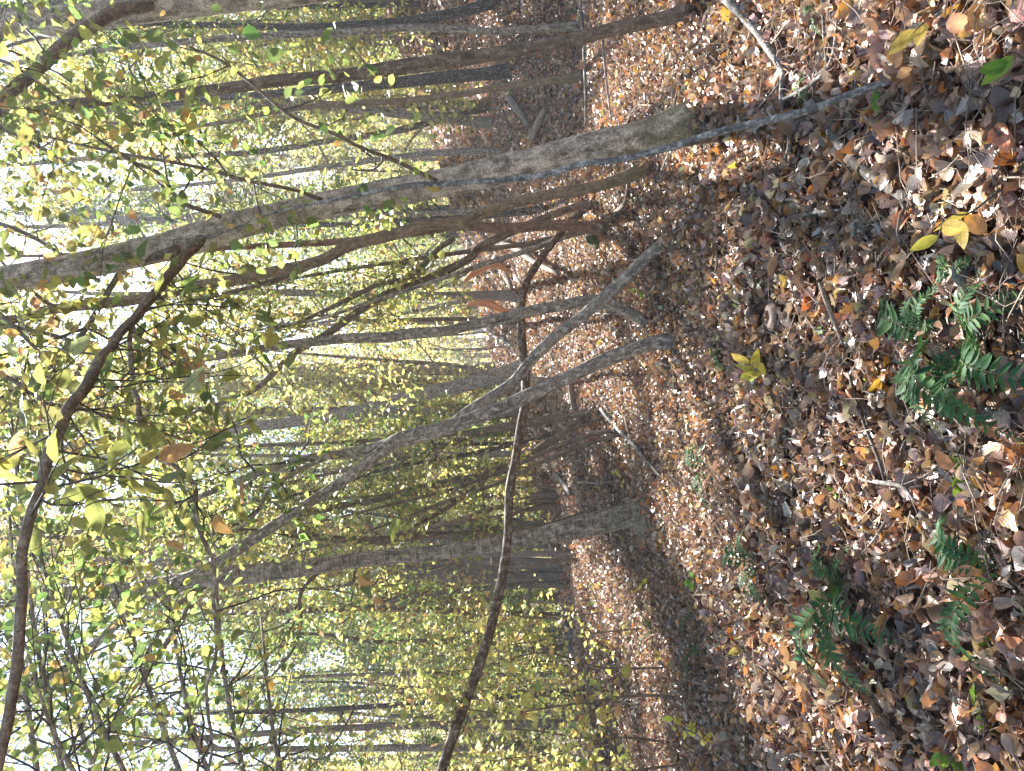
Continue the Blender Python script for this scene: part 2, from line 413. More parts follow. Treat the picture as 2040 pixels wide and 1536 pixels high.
def lobed_shape(seed=0, cup=.15):
    """five-lobed maple-like blade as a fan"""
    r = np.random.default_rng(seed)
    tips = [(-115, .55), (-62, .8), (0, 1.0), (62, .8), (115, .55)]
    ring = [(0, -.05)]
    for i, (a, rr) in enumerate(tips):
        a += r.uniform(-6, 6); rr *= r.uniform(.9, 1.05)
        if i: am = (prev + a) / 2; ring.append((am, .36))
        ring.append((a - 12, rr * .72)); ring.append((a, rr)); ring.append((a + 12, rr * .72)); prev = a
    V = [(0, .38, 0)]; U = [(0, .35, 0)]
    for a, rr in ring:
        x = math.sin(math.radians(a)) * rr * .55; y = .38 + math.cos(math.radians(a)) * rr * .6
        z = cup * (rr ** 2) * r.uniform(-.2, 1.3); V.append((x, y, z)); U.append((x * 1.8, y, 0))
    n = len(ring); T = [(0, 1 + (i + 1) % n, 1 + i) for i in range(n)]
    return np.array(V, float), np.array(T), np.array(U, float)
def quick_shape(width=.6, fold=.3, curl=.0):
    V = np.array([(0, 0, 0), (-width / 2, .42, math.sin(fold) * width / 2), (0, .45, curl), (width / 2, .42, math.sin(fold) * width / 2), (0, 1, curl * -1.0)], float)
    T = np.array([(0, 2, 1), (0, 3, 2), (1, 2, 4), (2, 3, 4)])
    U = np.array([(0, 0, 0), (-1, .4, 0), (0, .45, 0), (1, .4, 0), (0, 1, 0)], float)
    return V, T, U
def diamond_shape(width=.6):
    V = np.array([(0, 0, 0), (-width / 2, .45, .05), (width / 2, .45, -.05), (0, 1, 0)], float)
    return V, np.array([(0, 2, 1), (1, 2, 3)]), np.array([(0, 0, 0), (-1, .4, 0), (1, .4, 0), (0, 1, 0)], float)

def frames(normal, along):
    z = normal / (np.linalg.norm(normal, axis=1)[:, None] + 1e-9)
    y = along - (along * z).sum(1)[:, None] * z; y /= np.linalg.norm(y, axis=1)[:, None] + 1e-9
    x = np.cross(y, z)
    return np.stack([x, y, z], -1)
def scatter(shapes, pos, R, size, tint, which=None, tint_jit=.0):
    """one big mesh out of many leaves"""
    n = len(pos)
    if which is None: which = rng.integers(0, len(shapes), n)
    Vs, Fs, Cs, Us = [], [], [], []; base = 0
    for k, (V, T, U) in enumerate(shapes):
        m = np.where(which == k)[0]
        if not len(m): continue
        W = np.einsum('nij,vj->nvi', R[m], V) * size[m, None, None] + pos[m, None, :]
        Vs.append(W.reshape(-1, 3)); nv = len(V)
        Fs.append((T[None] + (base + np.arange(len(m)) * nv)[:, None, None]).reshape(-1, 3))
        Cs.append(np.repeat(tint[m], nv, axis=0)); Us.append(np.tile(U, (len(m), 1))); base += len(m) * nv
    return np.concatenate(Vs), np.concatenate(Fs), np.concatenate(Cs), np.concatenate(Us)
def leaf_mesh(name, shapes, pos, R, size, tint, mat, uv=True, org=(0, 0, 0), which=None):
    V, Fc, C_, U = scatter(shapes, pos - np.asarray(org), R, size, tint, which)
    at = {'tint': ('FLOAT_COLOR', C_)}
    if uv: at['luv'] = ('FLOAT_VECTOR', U)
    return make_mesh(name, V, [Fc], mat, at)
def unit(v): return v / (np.linalg.norm(v) + 1e-12)
def rand_units(n):
    v = rng.standard_normal((n, 3)); return v / np.linalg.norm(v, axis=1)[:, None]

def pick(pal, n, jit=.18):
    cols = np.array([c for c, _ in pal]); w = np.array([q for _, q in pal], float); w /= w.sum()
    c = cols[rng.choice(len(cols), n, p=w)]
    return np.clip(c * (1 + jit * rng.standard_normal((n, 1))) * (1 + jit * .35 * rng.standard_normal((n, 3))), .004, .85)
PAL_LITTER = [((.28, .135, .07), 30), ((.36, .205, .13), 24), ((.47, .325, .235), 15), ((.52, .42, .34), 7), ((.11, .055, .033), 20),
              ((.44, .17, .045), 12), ((.60, .27, .04), 6), ((.60, .42, .07), 2), ((.19, .145, .12), 5)]
PAL_GREENYEL = [((.20, .27, .07), 30), ((.31, .34, .10), 26), ((.12, .20, .055), 24), ((.46, .42, .10), 14), ((.44, .29, .09), 5), ((.09, .16, .05), 10)]
PAL_YEL = [((.54, .49, .15), 32), ((.44, .43, .13), 28), ((.28, .33, .10), 18), ((.54, .40, .14), 10), ((.42, .25, .12), 8), ((.55, .50, .28), 8)]
PAL_GREEN = [((.10, .20, .045), 34), ((.16, .28, .055), 30), ((.27, .34, .08), 22), ((.40, .38, .10), 8)]
PAL_OLIVE = [((.22, .25, .07), 26), ((.31, .31, .08), 24), ((.15, .20, .06), 18), ((.38, .31, .10), 13), ((.42, .25, .12), 12), ((.34, .35, .2), 8)]
PAL_ORANGE = [((.54, .33, .12), 30), ((.50, .40, .13), 30), ((.40, .23, .12), 16), ((.33, .34, .10), 20)]

# ------------------------------------------------------------------ ground
def spaced(lo, hi, c, n, k=3.2):
    t = np.linspace(-1, 1, n); s_ = np.sinh(k * t) / math.sinh(k)
    return np.where(s_ < 0, c + s_ * (c - lo), c + s_ * (hi - c))
gx = spaced(-110, 110, 0, 300, 4.2); gy = spaced(-30, 190, 5.0, 300, 4.1)
GX, GY = np.meshgrid(gx, gy)
GZ = H(GX, GY)
gv = np.stack([GX, GY, GZ], -1).reshape(-1, 3)
i = np.arange(299)[:, None] * 300 + np.arange(299)[None]
gq = np.stack([i, i + 1, i + 301, i + 300], -1).reshape(-1, 4)
ground = link('ground', make_mesh('ground', gv, [gq], M_SOIL), kind='structure', label='sloping forest floor of dark soil under fallen autumn leaves')

# fallen leaves
SH_NEAR = []
for k in range(16):
    r_ = np.random.default_rng(100 + k)
    SH_NEAR.append(leaf_shape(6, r_.uniform(.45, .72), curl=r_.uniform(-2.2, 2.6), fold=r_.uniform(-.2, 1.0), serr=.07, twist=r_.uniform(-1.2, 1.2), cup=.35, peak=r_.uniform(.38, .5), seed=k))
for k in range(4): SH_NEAR.append(lobed_shape(k, .35))
SH_LOW = []
for k in range(12):
    r_ = np.random.default_rng(300 + k)
    SH_LOW.append(leaf_shape(4, r_.uniform(.5, .75), curl=r_.uniform(-2, 2.4), fold=r_.uniform(-.2, .9), serr=.05, twist=r_.uniform(-1, 1), cup=.3, seed=30 + k))
for k in range(3): SH_LOW.append(lobed_shape(k + 9, .35))
SH_CROWN = [leaf_shape(4, .6 + .05 * k, curl=.3 * k - .5, fold=.12 * k, twist=.3 - .15 * k, seed=70 + k) for k in range(5)]
SH_MID = [quick_shape(.6, .5, .10), quick_shape(.5, .9, -.12), quick_shape(.7, .2, .16), quick_shape(.55, -.4, .2), quick_shape(.62, .7, .22)]
SH_FAR = [diamond_shape(.6), diamond_shape(.8)]
def floor_leaves(n, d0, d1, spread=.60, side=None):
    """positions on the ground inside a wide wedge in front of the camera"""
    d = np.sqrt(rng.uniform(d0 ** 2, d1 ** 2, n)); a = rng.uniform(-spread, spread, n)
    x = d * a; y = d
    z = H(x, y)
    return np.stack([x, y, z], -1)
def lay(pos, tiltmax, lift):
    n = len(pos)
    nr = np.stack([rng.normal(0, tiltmax, n), rng.normal(0, tiltmax, n), np.ones(n)], -1)
    nr[rng.random(n) < .35] *= (1, 1, -1)
    al = rand_units(n); al[:, 2] *= .5
    p = pos.copy(); p[:, 2] += rng.uniform(0, 1, n) ** 1.6 * lift
    R = frames(nr, al)
    return p, R
PATCH = lambda p: .8 + .25 * vnoise(p[:, 0], p[:, 1], 1.3, 21)
litV, litF, litC, litU = [], [], [], []; lb = 0
for (n, d0, d1, shp, sz, tilt, lift, spr) in ((18000, 1.55, 4.2, SH_NEAR, .058, 1.1, .06, .66), (44000, 4.2, 8.0, SH_LOW, .046, 1.15, .06, .62),
                                         (90000, 7.8, 15, SH_MID, .052, 1.1, .06, .62), (120000, 15, 34, SH_FAR, .10, 1.0, .06, .75)):
    p = floor_leaves(n, d0, d1, spr); p, R = lay(p, tilt, lift)
    s_ = sz * np.exp(rng.normal(0, .32, n)); c_ = np.clip(pick(PAL_LITTER, n, .26) * PATCH(p)[:, None], .004, .8)
    V_, F_, C_, U_ = scatter(shp, p - R[:, :, 1] * s_[:, None] * .5, R, s_, c_)
    litV.append(V_); litF.append(F_ + lb); litC.append(C_); litU.append(U_); lb += len(V_)
# a coarser cover to the sides and behind, for other viewpoints
n = 16000; p = np.stack([rng.uniform(-14, 14, n), rng.uniform(-6, 20, n), np.zeros(n)], -1)
p = p[(np.abs(p[:, 0]) > .6 * np.maximum(p[:, 1], .5)) | (p[:, 1] < 1.6)]; n = len(p); p[:, 2] = H(p[:, 0], p[:, 1])
p, R = lay(p, .8, .05); s_ = .10 * np.exp(rng.normal(0, .3, n)); c_ = pick(PAL_LITTER, n)
V_, F_, C_, U_ = scatter(SH_MID, p, R, s_, c_); litV.append(V_); litF.append(F_ + lb); litC.append(C_); litU.append(U_)
lit = make_mesh('leaf_litter', np.concatenate(litV), [np.concatenate(litF)], M_LITTER,
                {'tint': ('FLOAT_COLOR', np.concatenate(litC)), 'luv': ('FLOAT_VECTOR', np.concatenate(litU))})
link('leaf_litter', lit, kind='stuff', label='thick cover of fallen brown and orange leaves all over the forest floor', category='leaf litter')
del litV, litF, litC, litU

# the leaves that show largest, each on its own
BIG = []
for k in range(30):
    r_ = np.random.default_rng(500 + k)
    V_, T_, U_ = leaf_shape(9, r_.uniform(.5, .72), curl=r_.uniform(-1.5, 2.0), fold=r_.uniform(-.1, .7), serr=.05, twist=r_.uniform(-.9, .9), cup=.3, seed=50 + k) if k % 5 else lobed_shape(60 + k, .35)
    c_ = pick(PAL_LITTER, 1)[0]
    BIG.append(make_mesh('fallen_leaf', V_, [T_], M_LITTER, {'tint': ('FLOAT_COLOR', np.tile(c_, (len(V_), 1))), 'luv': ('FLOAT_VECTOR', U_)}))
def place_leaf(me, p, nrm, along, size, parent=None, name='fallen_leaf'):
    R = frames(np.array([nrm], float), np.array([along], float))[0]
    o = link(name, me, parent)
    M = Matrix.Identity(4)
    for a in range(3):
        for b in range(3): M[a][b] = R[a][b] * size
        M[a][3] = p[a]
    if parent is not None: M = Matrix.Translation(-Vector(parent.location)) @ M
    o.matrix_local = M
    return o
for k in range(290):
    uu = 2030 - abs(random.gauss(0, 1)) * 190; vv = random.uniform(0, 1536)
    p = G(uu, vv, random.uniform(.03, .07))
    place_leaf(BIG[k % 30], p, (random.gauss(0, .5), random.gauss(-.25, .5), 1), (random.uniform(-1, 1), random.uniform(-1, 1), random.uniform(-.3, .3)), random.uniform(.05, .088), ground)

# ------------------------------------------------------------------ trees
def leafcloud(twigs, per, size, pal, shapes, mat, uv, name, parent, org, droop=.35, jit=.09, gap=.93, kind='stuff', clear=2.3):
    """leaves along twigs; twigs = list of (points, radius)"""
    P_, A_ = [], []
    for pts in twigs:
        k = len(pts) - 1; t = rng.uniform(.15, 1, per) * k; i_ = np.minimum(t.astype(int), k - 1); f = (t - i_)[:, None]
        P_.append(pts[i_] * (1 - f) + pts[i_ + 1] * f); A_.append(np.repeat((pts[-1] - pts[0])[None], per, 0))
    pos = np.concatenate(P_); al = np.concatenate(A_)
    if gap > .5:
        ex = sun_shade(pos); pos = np.concatenate([pos, pos[ex]]); al = np.concatenate([al, al[ex]])  # second set of leaves, added only to deepen the foreground shade
    pos = pos + rng.normal(0, jit, pos.shape)
    al = al / (np.linalg.norm(al, axis=1)[:, None] + 1e-9) + rng.normal(0, .7, al.shape); al[:, 2] -= droop
    if gap:
        g = sun_gap(pos); keep = ~(g & (rng.random(len(pos)) < gap)); pos, al = pos[keep], al[keep]
    if clear:                                    # the photographer stands in a small clearing
        k2 = np.linalg.norm(pos - np.array([0, 0, CAMZ]), axis=1) > clear; pos, al = pos[k2], al[k2]
    n = len(pos)
    if n < 3: return None
    nr = rand_units(n) + np.array([0, 0, .9])
    R = frames(nr, al); s_ = size * np.exp(rng.normal(0, .22, n)); c_ = pick(pal, n)
    me = leaf_mesh(name, shapes, pos, R, s_, c_, mat, uv, org)
    o = link(name, me, parent); o['kind'] = kind
    return o
def limb(start, direction, length, r0, n=7, wander=.16, lift=.12, r1=.25):
    d = unit(np.asarray(direction, float)); p = np.array(start, float); pts = [p.copy()]
    for _ in range(n):
        d = unit(d + rng.normal(0, wander, 3) + np.array([0, 0, lift * .5])); p = p + d * length / n; pts.append(p.copy())
    return np.array(pts), np.linspace(r0, r0 * r1, n + 1)

ALLPOS = []
FEET = []
def traced_tree(name, label, pts, bark='grey', d=None, dend=None, sides=12, ext=4.0, nb=12, hmin=.45, leaf=.065, pal=PAL_YEL,
                per=7, flare=.28, rough=.07, category='tree', blen=1.6, group=None, sink=.12, sub=4, extra=(), shapes=None, near=False, pts3=None, lean=None, wf=.68):
    """trunk through (u, v, width) points of the photograph, standing where its foot meets the ground"""
    base_d = d if d else ghit(pts[0][0], pts[0][1])
    N = len(pts); de = dend if dend else base_d
    L = np.r_[0, np.cumsum([math.hypot(pts[i + 1][0] - pts[i][0], pts[i + 1][1] - pts[i][1]) for i in range(N - 1)])]; L /= L[-1]
    q = []
    for i, (u, v, w) in enumerate(pts):
        dd = base_d + (de - base_d) * L[i]
        q.append([*P(u, v, dd), w * wf / 2 / F * dd])
    q = np.array(q)
    if ext:
        dr = unit(unit(q[-1, :3] - q[-2, :3]) + np.array([0, 0, .25])); r_ = q[-1, 3]
        for k in range(1, 4):
            q = np.vstack([q, [*(q[-1, :3] + dr * ext / 3 + rng.normal(0, .04 * ext, 3) * np.array([1, 1, 0])), r_ * (1 - k * .27)]])
    h0 = float(H(q[0, 0], q[0, 1]))
    if d is None:
        q[:, 2] += 0
        dirn = q[1, :3] - q[0, :3]
        q = np.vstack([[q[0, 0] - dirn[0] * .08, q[0, 1], h0 - sink, q[0, 3] * 1.12], q])
        org = (q[0, 0], q[0, 1], h0)
    else: org = tuple(q[0, :3])
    if d is None: FEET.append((q[0, 0], q[0, 1], q[1, 3]))
    T = thing(name, label, category, org, group)
    tot = np.linalg.norm(np.diff(q[:, :3], axis=0), axis=1).sum()
    seg = max(14, int(tot / (.07 if near else .16)))
    s_ = spline(q, seg)
    tb = Tubes(); tb.add(s_[:, :3], np.maximum(s_[:, 3], .004), sides, rough, flare=flare if d is None else 0, flare_h=max(.12, q[1, 3] * 1.6))
    link('trunk', tb.mesh('trunk', BARK[bark], org), T)
    # limbs
    twigs = []; br_list = []
    for pl in extra:                            # traced limbs: list of (u, v, w, depth)
        e = np.array([[*P(u, v, dd), w * .8 / 2 / F * dd] for u, v, w, dd in pl]); e = spline(e, max(10, len(e) * 5))
        br_list.append((e[:, :3], e[:, 3], True))
    for b in range(nb):
        t = hmin + (1 - hmin) * (b + random.random()) / nb
        k = min(int(t * (seg - 1)), seg - 2); p0, r0 = s_[k, :3], s_[k, 3]
        az = random.uniform(0, 2 * math.pi); el = random.uniform(.25, .9)
        ln = blen * random.uniform(.5, 1.2) * (1.15 - .5 * t)
        pb, rb = limb(p0, (math.cos(az), math.sin(az), el), ln, max(.004, min(r0 * .45, .012 + ln * .008)))
        br_list.append((pb, rb, False))
    tw = Tubes(); ntw = 0
    for pb, rb, traced in br_list:
        tb = Tubes(); tb.add(pb, rb, 7, .05); link('branch', tb.mesh('branch', BARK[LIMB.get(bark, bark)], org), T)
        ln = np.linalg.norm(np.diff(pb, axis=0), axis=1).sum()
        m = max(sub, int(ln * 4.2))
        for c in range(m):
            t = random.uniform(.25, 1); k = min(int(t * (len(pb) - 1)), len(pb) - 2)
            dr = unit(pb[k + 1] - pb[k]) * .7 + rng.normal(0, .7, 3)
            pt, rt = limb(pb[k], dr, random.uniform(.35, 1.05), max(.0032, min(rb[k] * .55, .009)), 5, .2, .12)
            tw.add(pt, rt, 4, cap=False); ntw += 1; twigs.append(pt)
            for e_ in range(2):
                k2 = random.randint(1, 3); p2, r2 = limb(pt[k2], unit(pt[k2] - pt[k2 - 1]) * .6 + rng.normal(0, .6, 3), random.uniform(.2, .45), .0026, 3, .2, .05)
                tw.add(p2, r2, 3, cap=False); twigs.append(p2)
    if ntw:
        o = link('twigs', tw.mesh('twigs', BARK['brown' if bark in ('rust', 'brown') else 'dark'], org), T); o['kind'] = 'stuff'
    if per and twigs:
        leafcloud(twigs, int(per * 1.1 + .5), leaf * 1.0, pal, shapes or SH_MID, M_CROWN, False, 'leaves', T, org)
    ALLPOS.append((name, label, pts[min(3, N - 1)][1]))
    return T, s_, twigs

# --- the great foreground limb and the long bare switch, both limbs of the main tree
FB = [(400, 476, 30, 4.3), (330, 560, 27, 3.95), (262, 640, 26, 3.55), (212, 700, 27, 3.25), (180, 750, 30, 3.0), (130, 830, 30, 2.75), (100, 900, 28, 2.55),
      (66, 1000, 27, 2.35), (50, 1100, 27, 2.25), (36, 1250, 28, 2.15), (18, 1400, 30, 2.1), (-8, 1540, 32, 2.05), (-60, 1700, 30, 2.0)]
FB2 = [(262, 640, 14, 3.55), (262, 740, 13, 3.35), (275, 802, 12, 3.2), (285, 857, 12, 3.1), (309, 901, 12, 3.0), (343, 929, 11, 3.0), (388, 960, 11, 2.95),
       (392, 1020, 11, 2.9), (412, 1085, 11, 2.9), (425, 1143, 10, 2.9), (429, 1222, 10, 2.9), (425, 1308, 9, 2.9), (412, 1376, 9, 2.9), (419, 1496, 8, 2.9), (424, 1620, 7, 2.9)]
MAINB = [[(640, 398, 12, 4.45), (583, 378, 10, 4.3), (480, 357, 9, 4.1), (395, 333, 9, 4.0), (275, 312, 8, 3.9), (189, 295, 7, 3.85), (86, 271, 5, 3.8)],
         [(440, 432, 13, 4.4), (360, 401, 11, 4.2), (319, 347, 10, 4.05), (257, 319, 9, 3.9), (192, 274, 8, 3.8)],
         [(870, 360, 12, 4.4), (783, 319, 11, 4.2), (714, 292, 10, 4.0), (669, 268, 10, 3.9), (583, 233, 9, 3.8), (515, 178, 8, 3.7), (446, 124, 7, 3.6), (377, 93, 5, 3.5)],
         [(355, 500, 34, 4.45), (300, 515, 22, 4.5), (247, 534, 16, 4.6), (178, 644, 14, 4.7), (130, 706, 13, 4.8), (40, 770, 12, 4.9), (-60, 830, 10, 5)]]
mt, mts, mtw = traced_tree('beech_tree', 'thick grey foreground tree, its mossy foot in sunlit leaves, a pale stem along it',
    [(1398, 250, 98), (1370, 246, 84), (1330, 260, 72), (1288, 272, 66), (1123, 308, 60), (886, 363, 57), (700, 398, 54), (515, 438, 51), (440, 458, 60), (390, 474, 62), (300, 498, 55), (150, 532, 53), (0, 558, 51)],
    'grey', wf=1.0, sides=28, ext=6, nb=14, hmin=.72, pal=PAL_GREENYEL, near=True, flare=.12, rough=.05, extra=MAINB, per=9, leaf=.062, shapes=SH_CROWN, blen=2.4)
org = tuple(mt.location)
def add_limb(path, bark='dark'):
    e = spline(np.array([[*P(u, v, dd), w * .76 / 2 / F * dd] for u, v, w, dd in path]), len(path) * 6)
    e[:, :3] += np.stack([.012 * vnoise(np.arange(len(e)), e[:, 0] * 0, .33, 40 + c_) for c_ in range(3)], -1)
    tb = Tubes(); tb.add(e[:, :3], e[:, 3], 12, .09); link('branch', tb.mesh('branch', BARK[bark], org), mt)
    return e
e1 = add_limb(FB, 'bare'); e2 = add_limb(FB2, 'mottle')
# its big near leaves: each one a part
NEARL = []
for k in range(26):
    r_ = np.random.default_rng(900 + k)
    V_, T_, U_ = leaf_shape(8, r_.uniform(.46, .6), curl=r_.uniform(-.9, 1.0), fold=r_.uniform(.0, .55), serr=.06, twist=r_.uniform(-.5, .5), cup=.15, seed=200 + k)
    NEARL.append(make_mesh('leaf', V_, [T_], M_NEAR, {'tint': ('FLOAT_COLOR', np.tile(pick(PAL_OLIVE, 1)[0], (len(V_), 1))), 'luv': ('FLOAT_VECTOR', U_)}))
tw = Tubes(); cnt = 0; neartw = []
for e, m, lo, hi, dn in ((e1, 34, .10, .74, -.45), (e2, 9, .05, .9, 0)):
    for c in range(m):
        t = lo + (hi - lo) * (c + random.random()) / m; k = min(int(t * (len(e) - 1)), len(e) - 2)
        dr = rng.normal(0, .55, 3) + np.array([-.25, .1, dn])
        pt, rt = limb(e[k, :3], dr, random.uniform(.3, .8), .0045, 6, .2, -.02)
        if np.linalg.norm(pt - np.array([0, 0, CAMZ]), axis=1).min() < 1.25: continue
        tw.add(pt, rt, 5, cap=False); neartw.append(pt)
        for _ in range(2):
            k2 = random.randint(1, 5); p2, r2 = limb(pt[k2], unit(pt[k2] - pt[k2 - 1]) * .7 + rng.normal(0, .5, 3), random.uniform(.15, .4), .0025, 4, .2, -.05)
            tw.add(p2, r2, 4, cap=False); neartw.append(p2)
o = link('twigs', tw.mesh('twigs', BARK['dark'], org), mt); o['kind'] = 'stuff'
order = list(range(len(neartw))) * 3; random.shuffle(order)
for i_ in order:
    if cnt >= 292: break
    pt = neartw[i_]; t = random.uniform(.2, 1); k = min(int(t * (len(pt) - 1)), len(pt) - 2)
    p = pt[k] + (pt[k + 1] - pt[k]) * random.random() + rng.normal(0, .012, 3)
    if np.linalg.norm(p - np.array([0, 0, CAMZ])) < 1.6: continue
    al = unit(pt[k + 1] - pt[k]) * .6 + rng.normal(0, .5, 3) + np.array([0, 0, -.35])
    place_leaf(NEARL[random.randrange(26)], p, rng.normal(0, .5, 3) + np.array([0, -.2, .8]), al, random.uniform(.075, .13), mt, 'leaf'); cnt += 1

# --- the other trees one can follow with the eye
traced_tree('lichen_sapling', 'thin pale lichen covered stem leaning along the thick foreground tree',
    [(1832, 141, 20), (1752, 168, 22), (1683, 192, 22), (1601, 223, 22), (1512, 244, 21), (1426, 264, 21), (1340, 292, 21), (1229, 319, 20), (1160, 326, 19), (1092, 347, 19), (1023, 357, 18), (920, 364, 17), (817, 369, 15), (749, 381, 13), (680, 395, 11), (600, 410, 9), (520, 432, 7)],
    'lichen', sides=12, dend=4.0, ext=.8, nb=2, hmin=.8, near=True, rough=.12, leaf=.06, flare=.2, blen=.7, per=4)
traced_tree('cherry_tree', 'stout ring barked tree left of centre with a mossy foot, forked high up',
    [(1290, 1030, 84), (1266, 1028, 58), (1248, 1027, 48), (1174, 1046, 44), (1051, 1073, 33), (978, 1087, 31), (850, 1102, 29), (680, 1120, 31), (560, 1137, 36), (440, 1148, 42), (400, 1152, 36), (300, 1170, 32), (200, 1180, 29), (100, 1183, 26), (0, 1185, 22)],
    'ring', wf=1.0, sides=24, near=True, ext=5, nb=16, hmin=.5, pal=PAL_GREENYEL, per=9, leaf=.07, blen=2.2, flare=.12,
    extra=[[(430, 1150, 18, 7.5), (395, 1180, 15, 7.3), (360, 1239, 14, 7.1), (309, 1314, 14, 7.0), (268, 1380, 13, 6.9), (206, 1469, 12, 6.8), (170, 1560, 10, 6.7)],
           [(420, 1155, 16, 7.5), (370, 1190, 12, 7.4), (330, 1240, 10, 7.3), (300, 1290, 9, 7.2), (240, 1350, 8, 7.1), (190, 1410, 7, 7.0)],
           [(650, 1125, 10, 7.5), (600, 1180, 9, 7.3), (600, 1240, 8, 7.1), (580, 1300, 7, 7.0), (520, 1370, 6, 6.9)]])
T3 = [(1352, 684, 56), (1320, 680, 48), (1263, 696, 44), (1195, 723, 42), (1126, 754, 42), (1057, 785, 42), (1006, 809, 42), (937, 836, 44), (886, 853, 46), (817, 871, 46), (783, 883, 44), (740, 915, 32), (680, 960, 32), (583, 1023, 31), (515, 1067, 32), (463, 1102, 36), (394, 1143, 38), (326, 1172, 34), (292, 1194, 30), (240, 1236, 27), (189, 1284, 26), (120, 1342, 26), (45, 1383, 27), (0, 1404, 26)]
traced_tree('leaning_tree', 'long mottled stem leaning hard to the left across the middle of the wood',
    T3, 'mottle', sides=16, near=True, ext=3, nb=9, hmin=.6, pal=PAL_GREENYEL, rough=.09, per=8, leaf=.065,
    extra=[[(783, 883, 36, 5.9), (735, 895, 27, 5.95), (680, 905, 25, 6.0), (640, 908, 22, 6.0), (583, 919, 19, 6.1), (515, 943, 17, 6.1), (446, 970, 15, 6.2), (377, 998, 13, 6.2), (290, 1030, 9, 6.3)],
           [(655, 908, 16, 6), (610, 930, 14, 6), (563, 956, 13, 5.9), (530, 985, 12, 5.9), (515, 1015, 12, 5.8), (470, 1060, 9, 5.8)]])
dA = ghit(1302, 660)
traced_tree('forked_stem', 'mottled grey stem that rises upright after crossing its neighbour low down',
    [(1304, 662, 36), (1285, 645, 34), (1260, 625, 34), (1212, 605, 36), (1178, 600, 38), (1109, 610, 34), (1040, 624, 34), (989, 637, 33), (937, 648, 32), (886, 660, 31), (817, 665, 32), (766, 672, 32), (700, 673, 29), (635, 680, 27), (549, 690, 25), (480, 703, 23), (412, 713, 22), (343, 723, 20), (250, 735, 17)],
    'mottle', sides=14, near=True, ext=2.5, nb=10, hmin=.6, pal=PAL_OLIVE, per=9, rough=.08, flare=.3)
traced_tree('crossing_stem', 'mottled stem that slants left and meets the long leaning one',
    [(1335, 472, 46), (1318, 488, 38), (1290, 510, 36), (1240, 560, 36), (1195, 600, 36), (1160, 630, 33), (1109, 668, 32), (1057, 720, 31), (1023, 761, 30), (972, 795, 30), (930, 820, 28), (905, 838, 24)],
    'mottle', sides=14, near=True, ext=0, nb=0, dend=6.1, rough=.09, flare=.3, per=0)
traced_tree('bent_stem', 'thin red brown stem bent over level, crossing in front of the cherry trunk',
    [(1192, 398, 34), (1180, 405, 22), (1130, 450, 20), (1080, 512, 21), (1050, 560, 22), (1040, 595, 24), (1038, 640, 25), (1042, 700, 25), (1047, 760, 26), (1045, 810, 26), (1035, 860, 26), (1028, 910, 26), (1015, 980, 27), (1012, 1060, 27), (1004, 1130, 28), (985, 1220, 29), (960, 1310, 30), (930, 1390, 31), (905, 1460, 31), (878, 1540, 32), (850, 1640, 30)],
    'bent', sides=14, near=True, dend=4.6, ext=1.2, nb=3, hmin=.85, rough=.08, per=3, flare=.2, blen=.8)
traced_tree('slanting_stem', 'slender dark stem slanting up leftwards from behind the rusty bent one',
    [(1190, 400, 24), (1109, 425, 23), (1023, 460, 24), (954, 494, 26), (937, 514, 25), (886, 541, 26), (834, 565, 26), (766, 589, 24), (714, 620, 24), (652, 665, 22), (583, 706, 20), (515, 771, 17), (450, 800, 15), (395, 820, 14), (340, 840, 12), (240, 870, 9)],
    'brown', sides=10, near=True, ext=2, nb=7, hmin=.5, pal=PAL_OLIVE, extra=[[(905, 475, 14, 8), (869, 500, 14, 8), (817, 551, 14, 8), (749, 569, 13, 8), (680, 603, 12, 8), (600, 640, 9, 8), (530, 660, 7, 8)]])
traced_tree('ochre_stem', 'crooked stem with ochre bark just left of the thick foreground tree',
    [(1305, 328, 50), (1229, 360, 34), (1160, 377, 31), (1092, 388, 31), (1023, 405, 32), (972, 419, 32), (920, 443, 34), (852, 448, 33), (783, 467, 34), (700, 488, 33), (635, 520, 32), (560, 538, 31), (480, 556, 31), (377, 574, 32), (275, 597, 31), (172, 607, 30), (86, 619, 28), (0, 640, 26)],
    'ochre', sides=14, near=True, ext=3, nb=10, hmin=.55, pal=PAL_OLIVE, rough=.1,
    extra=[[(660, 510, 14, 5.9), (600, 540, 13, 5.9), (540, 560, 12, 5.9), (470, 580, 11, 5.9), (380, 600, 9, 5.9)]])
traced_tree('brown_tree', 'brown stem half hidden behind the thick tree, left of the ochre one',
    [(1212, 455, 42), (1160, 452, 35), (1100, 448, 33), (1000, 456, 30), (920, 447, 28), (830, 462, 24), (700, 479, 20), (583, 487, 18), (446, 494, 16), (377, 500, 14), (250, 500, 12)],
    'rust', sides=10, ext=3, nb=8, hmin=.6)
traced_tree('speckled_tree', 'straight brown speckled trunk at the right edge with its foot in bright sunlit leaves',
    [(1392, 10, 52), (1332, 34, 42), (1229, 56, 40), (1143, 79, 39), (1023, 101, 40), (920, 117, 42), (817, 131, 43), (680, 151, 38), (549, 161, 34), (480, 172, 33), (343, 189, 30), (206, 202, 28), (103, 216, 26), (0, 226, 25)],
    'brown', sides=16, near=True, ext=5, nb=10, hmin=.55, pal=PAL_GREENYEL, per=8)
traced_tree('dark_tree', 'dark trunk dotted with pale lichen behind the speckled one at the right',
    [(1022, 140, 40), (972, 146, 36), (852, 158, 34), (760, 167, 30), (680, 175, 27), (600, 182, 24), (515, 189, 20), (420, 197, 16), (300, 210, 14)],
    'dark', sides=12, ext=4, nb=8, pal=PAL_GREEN)
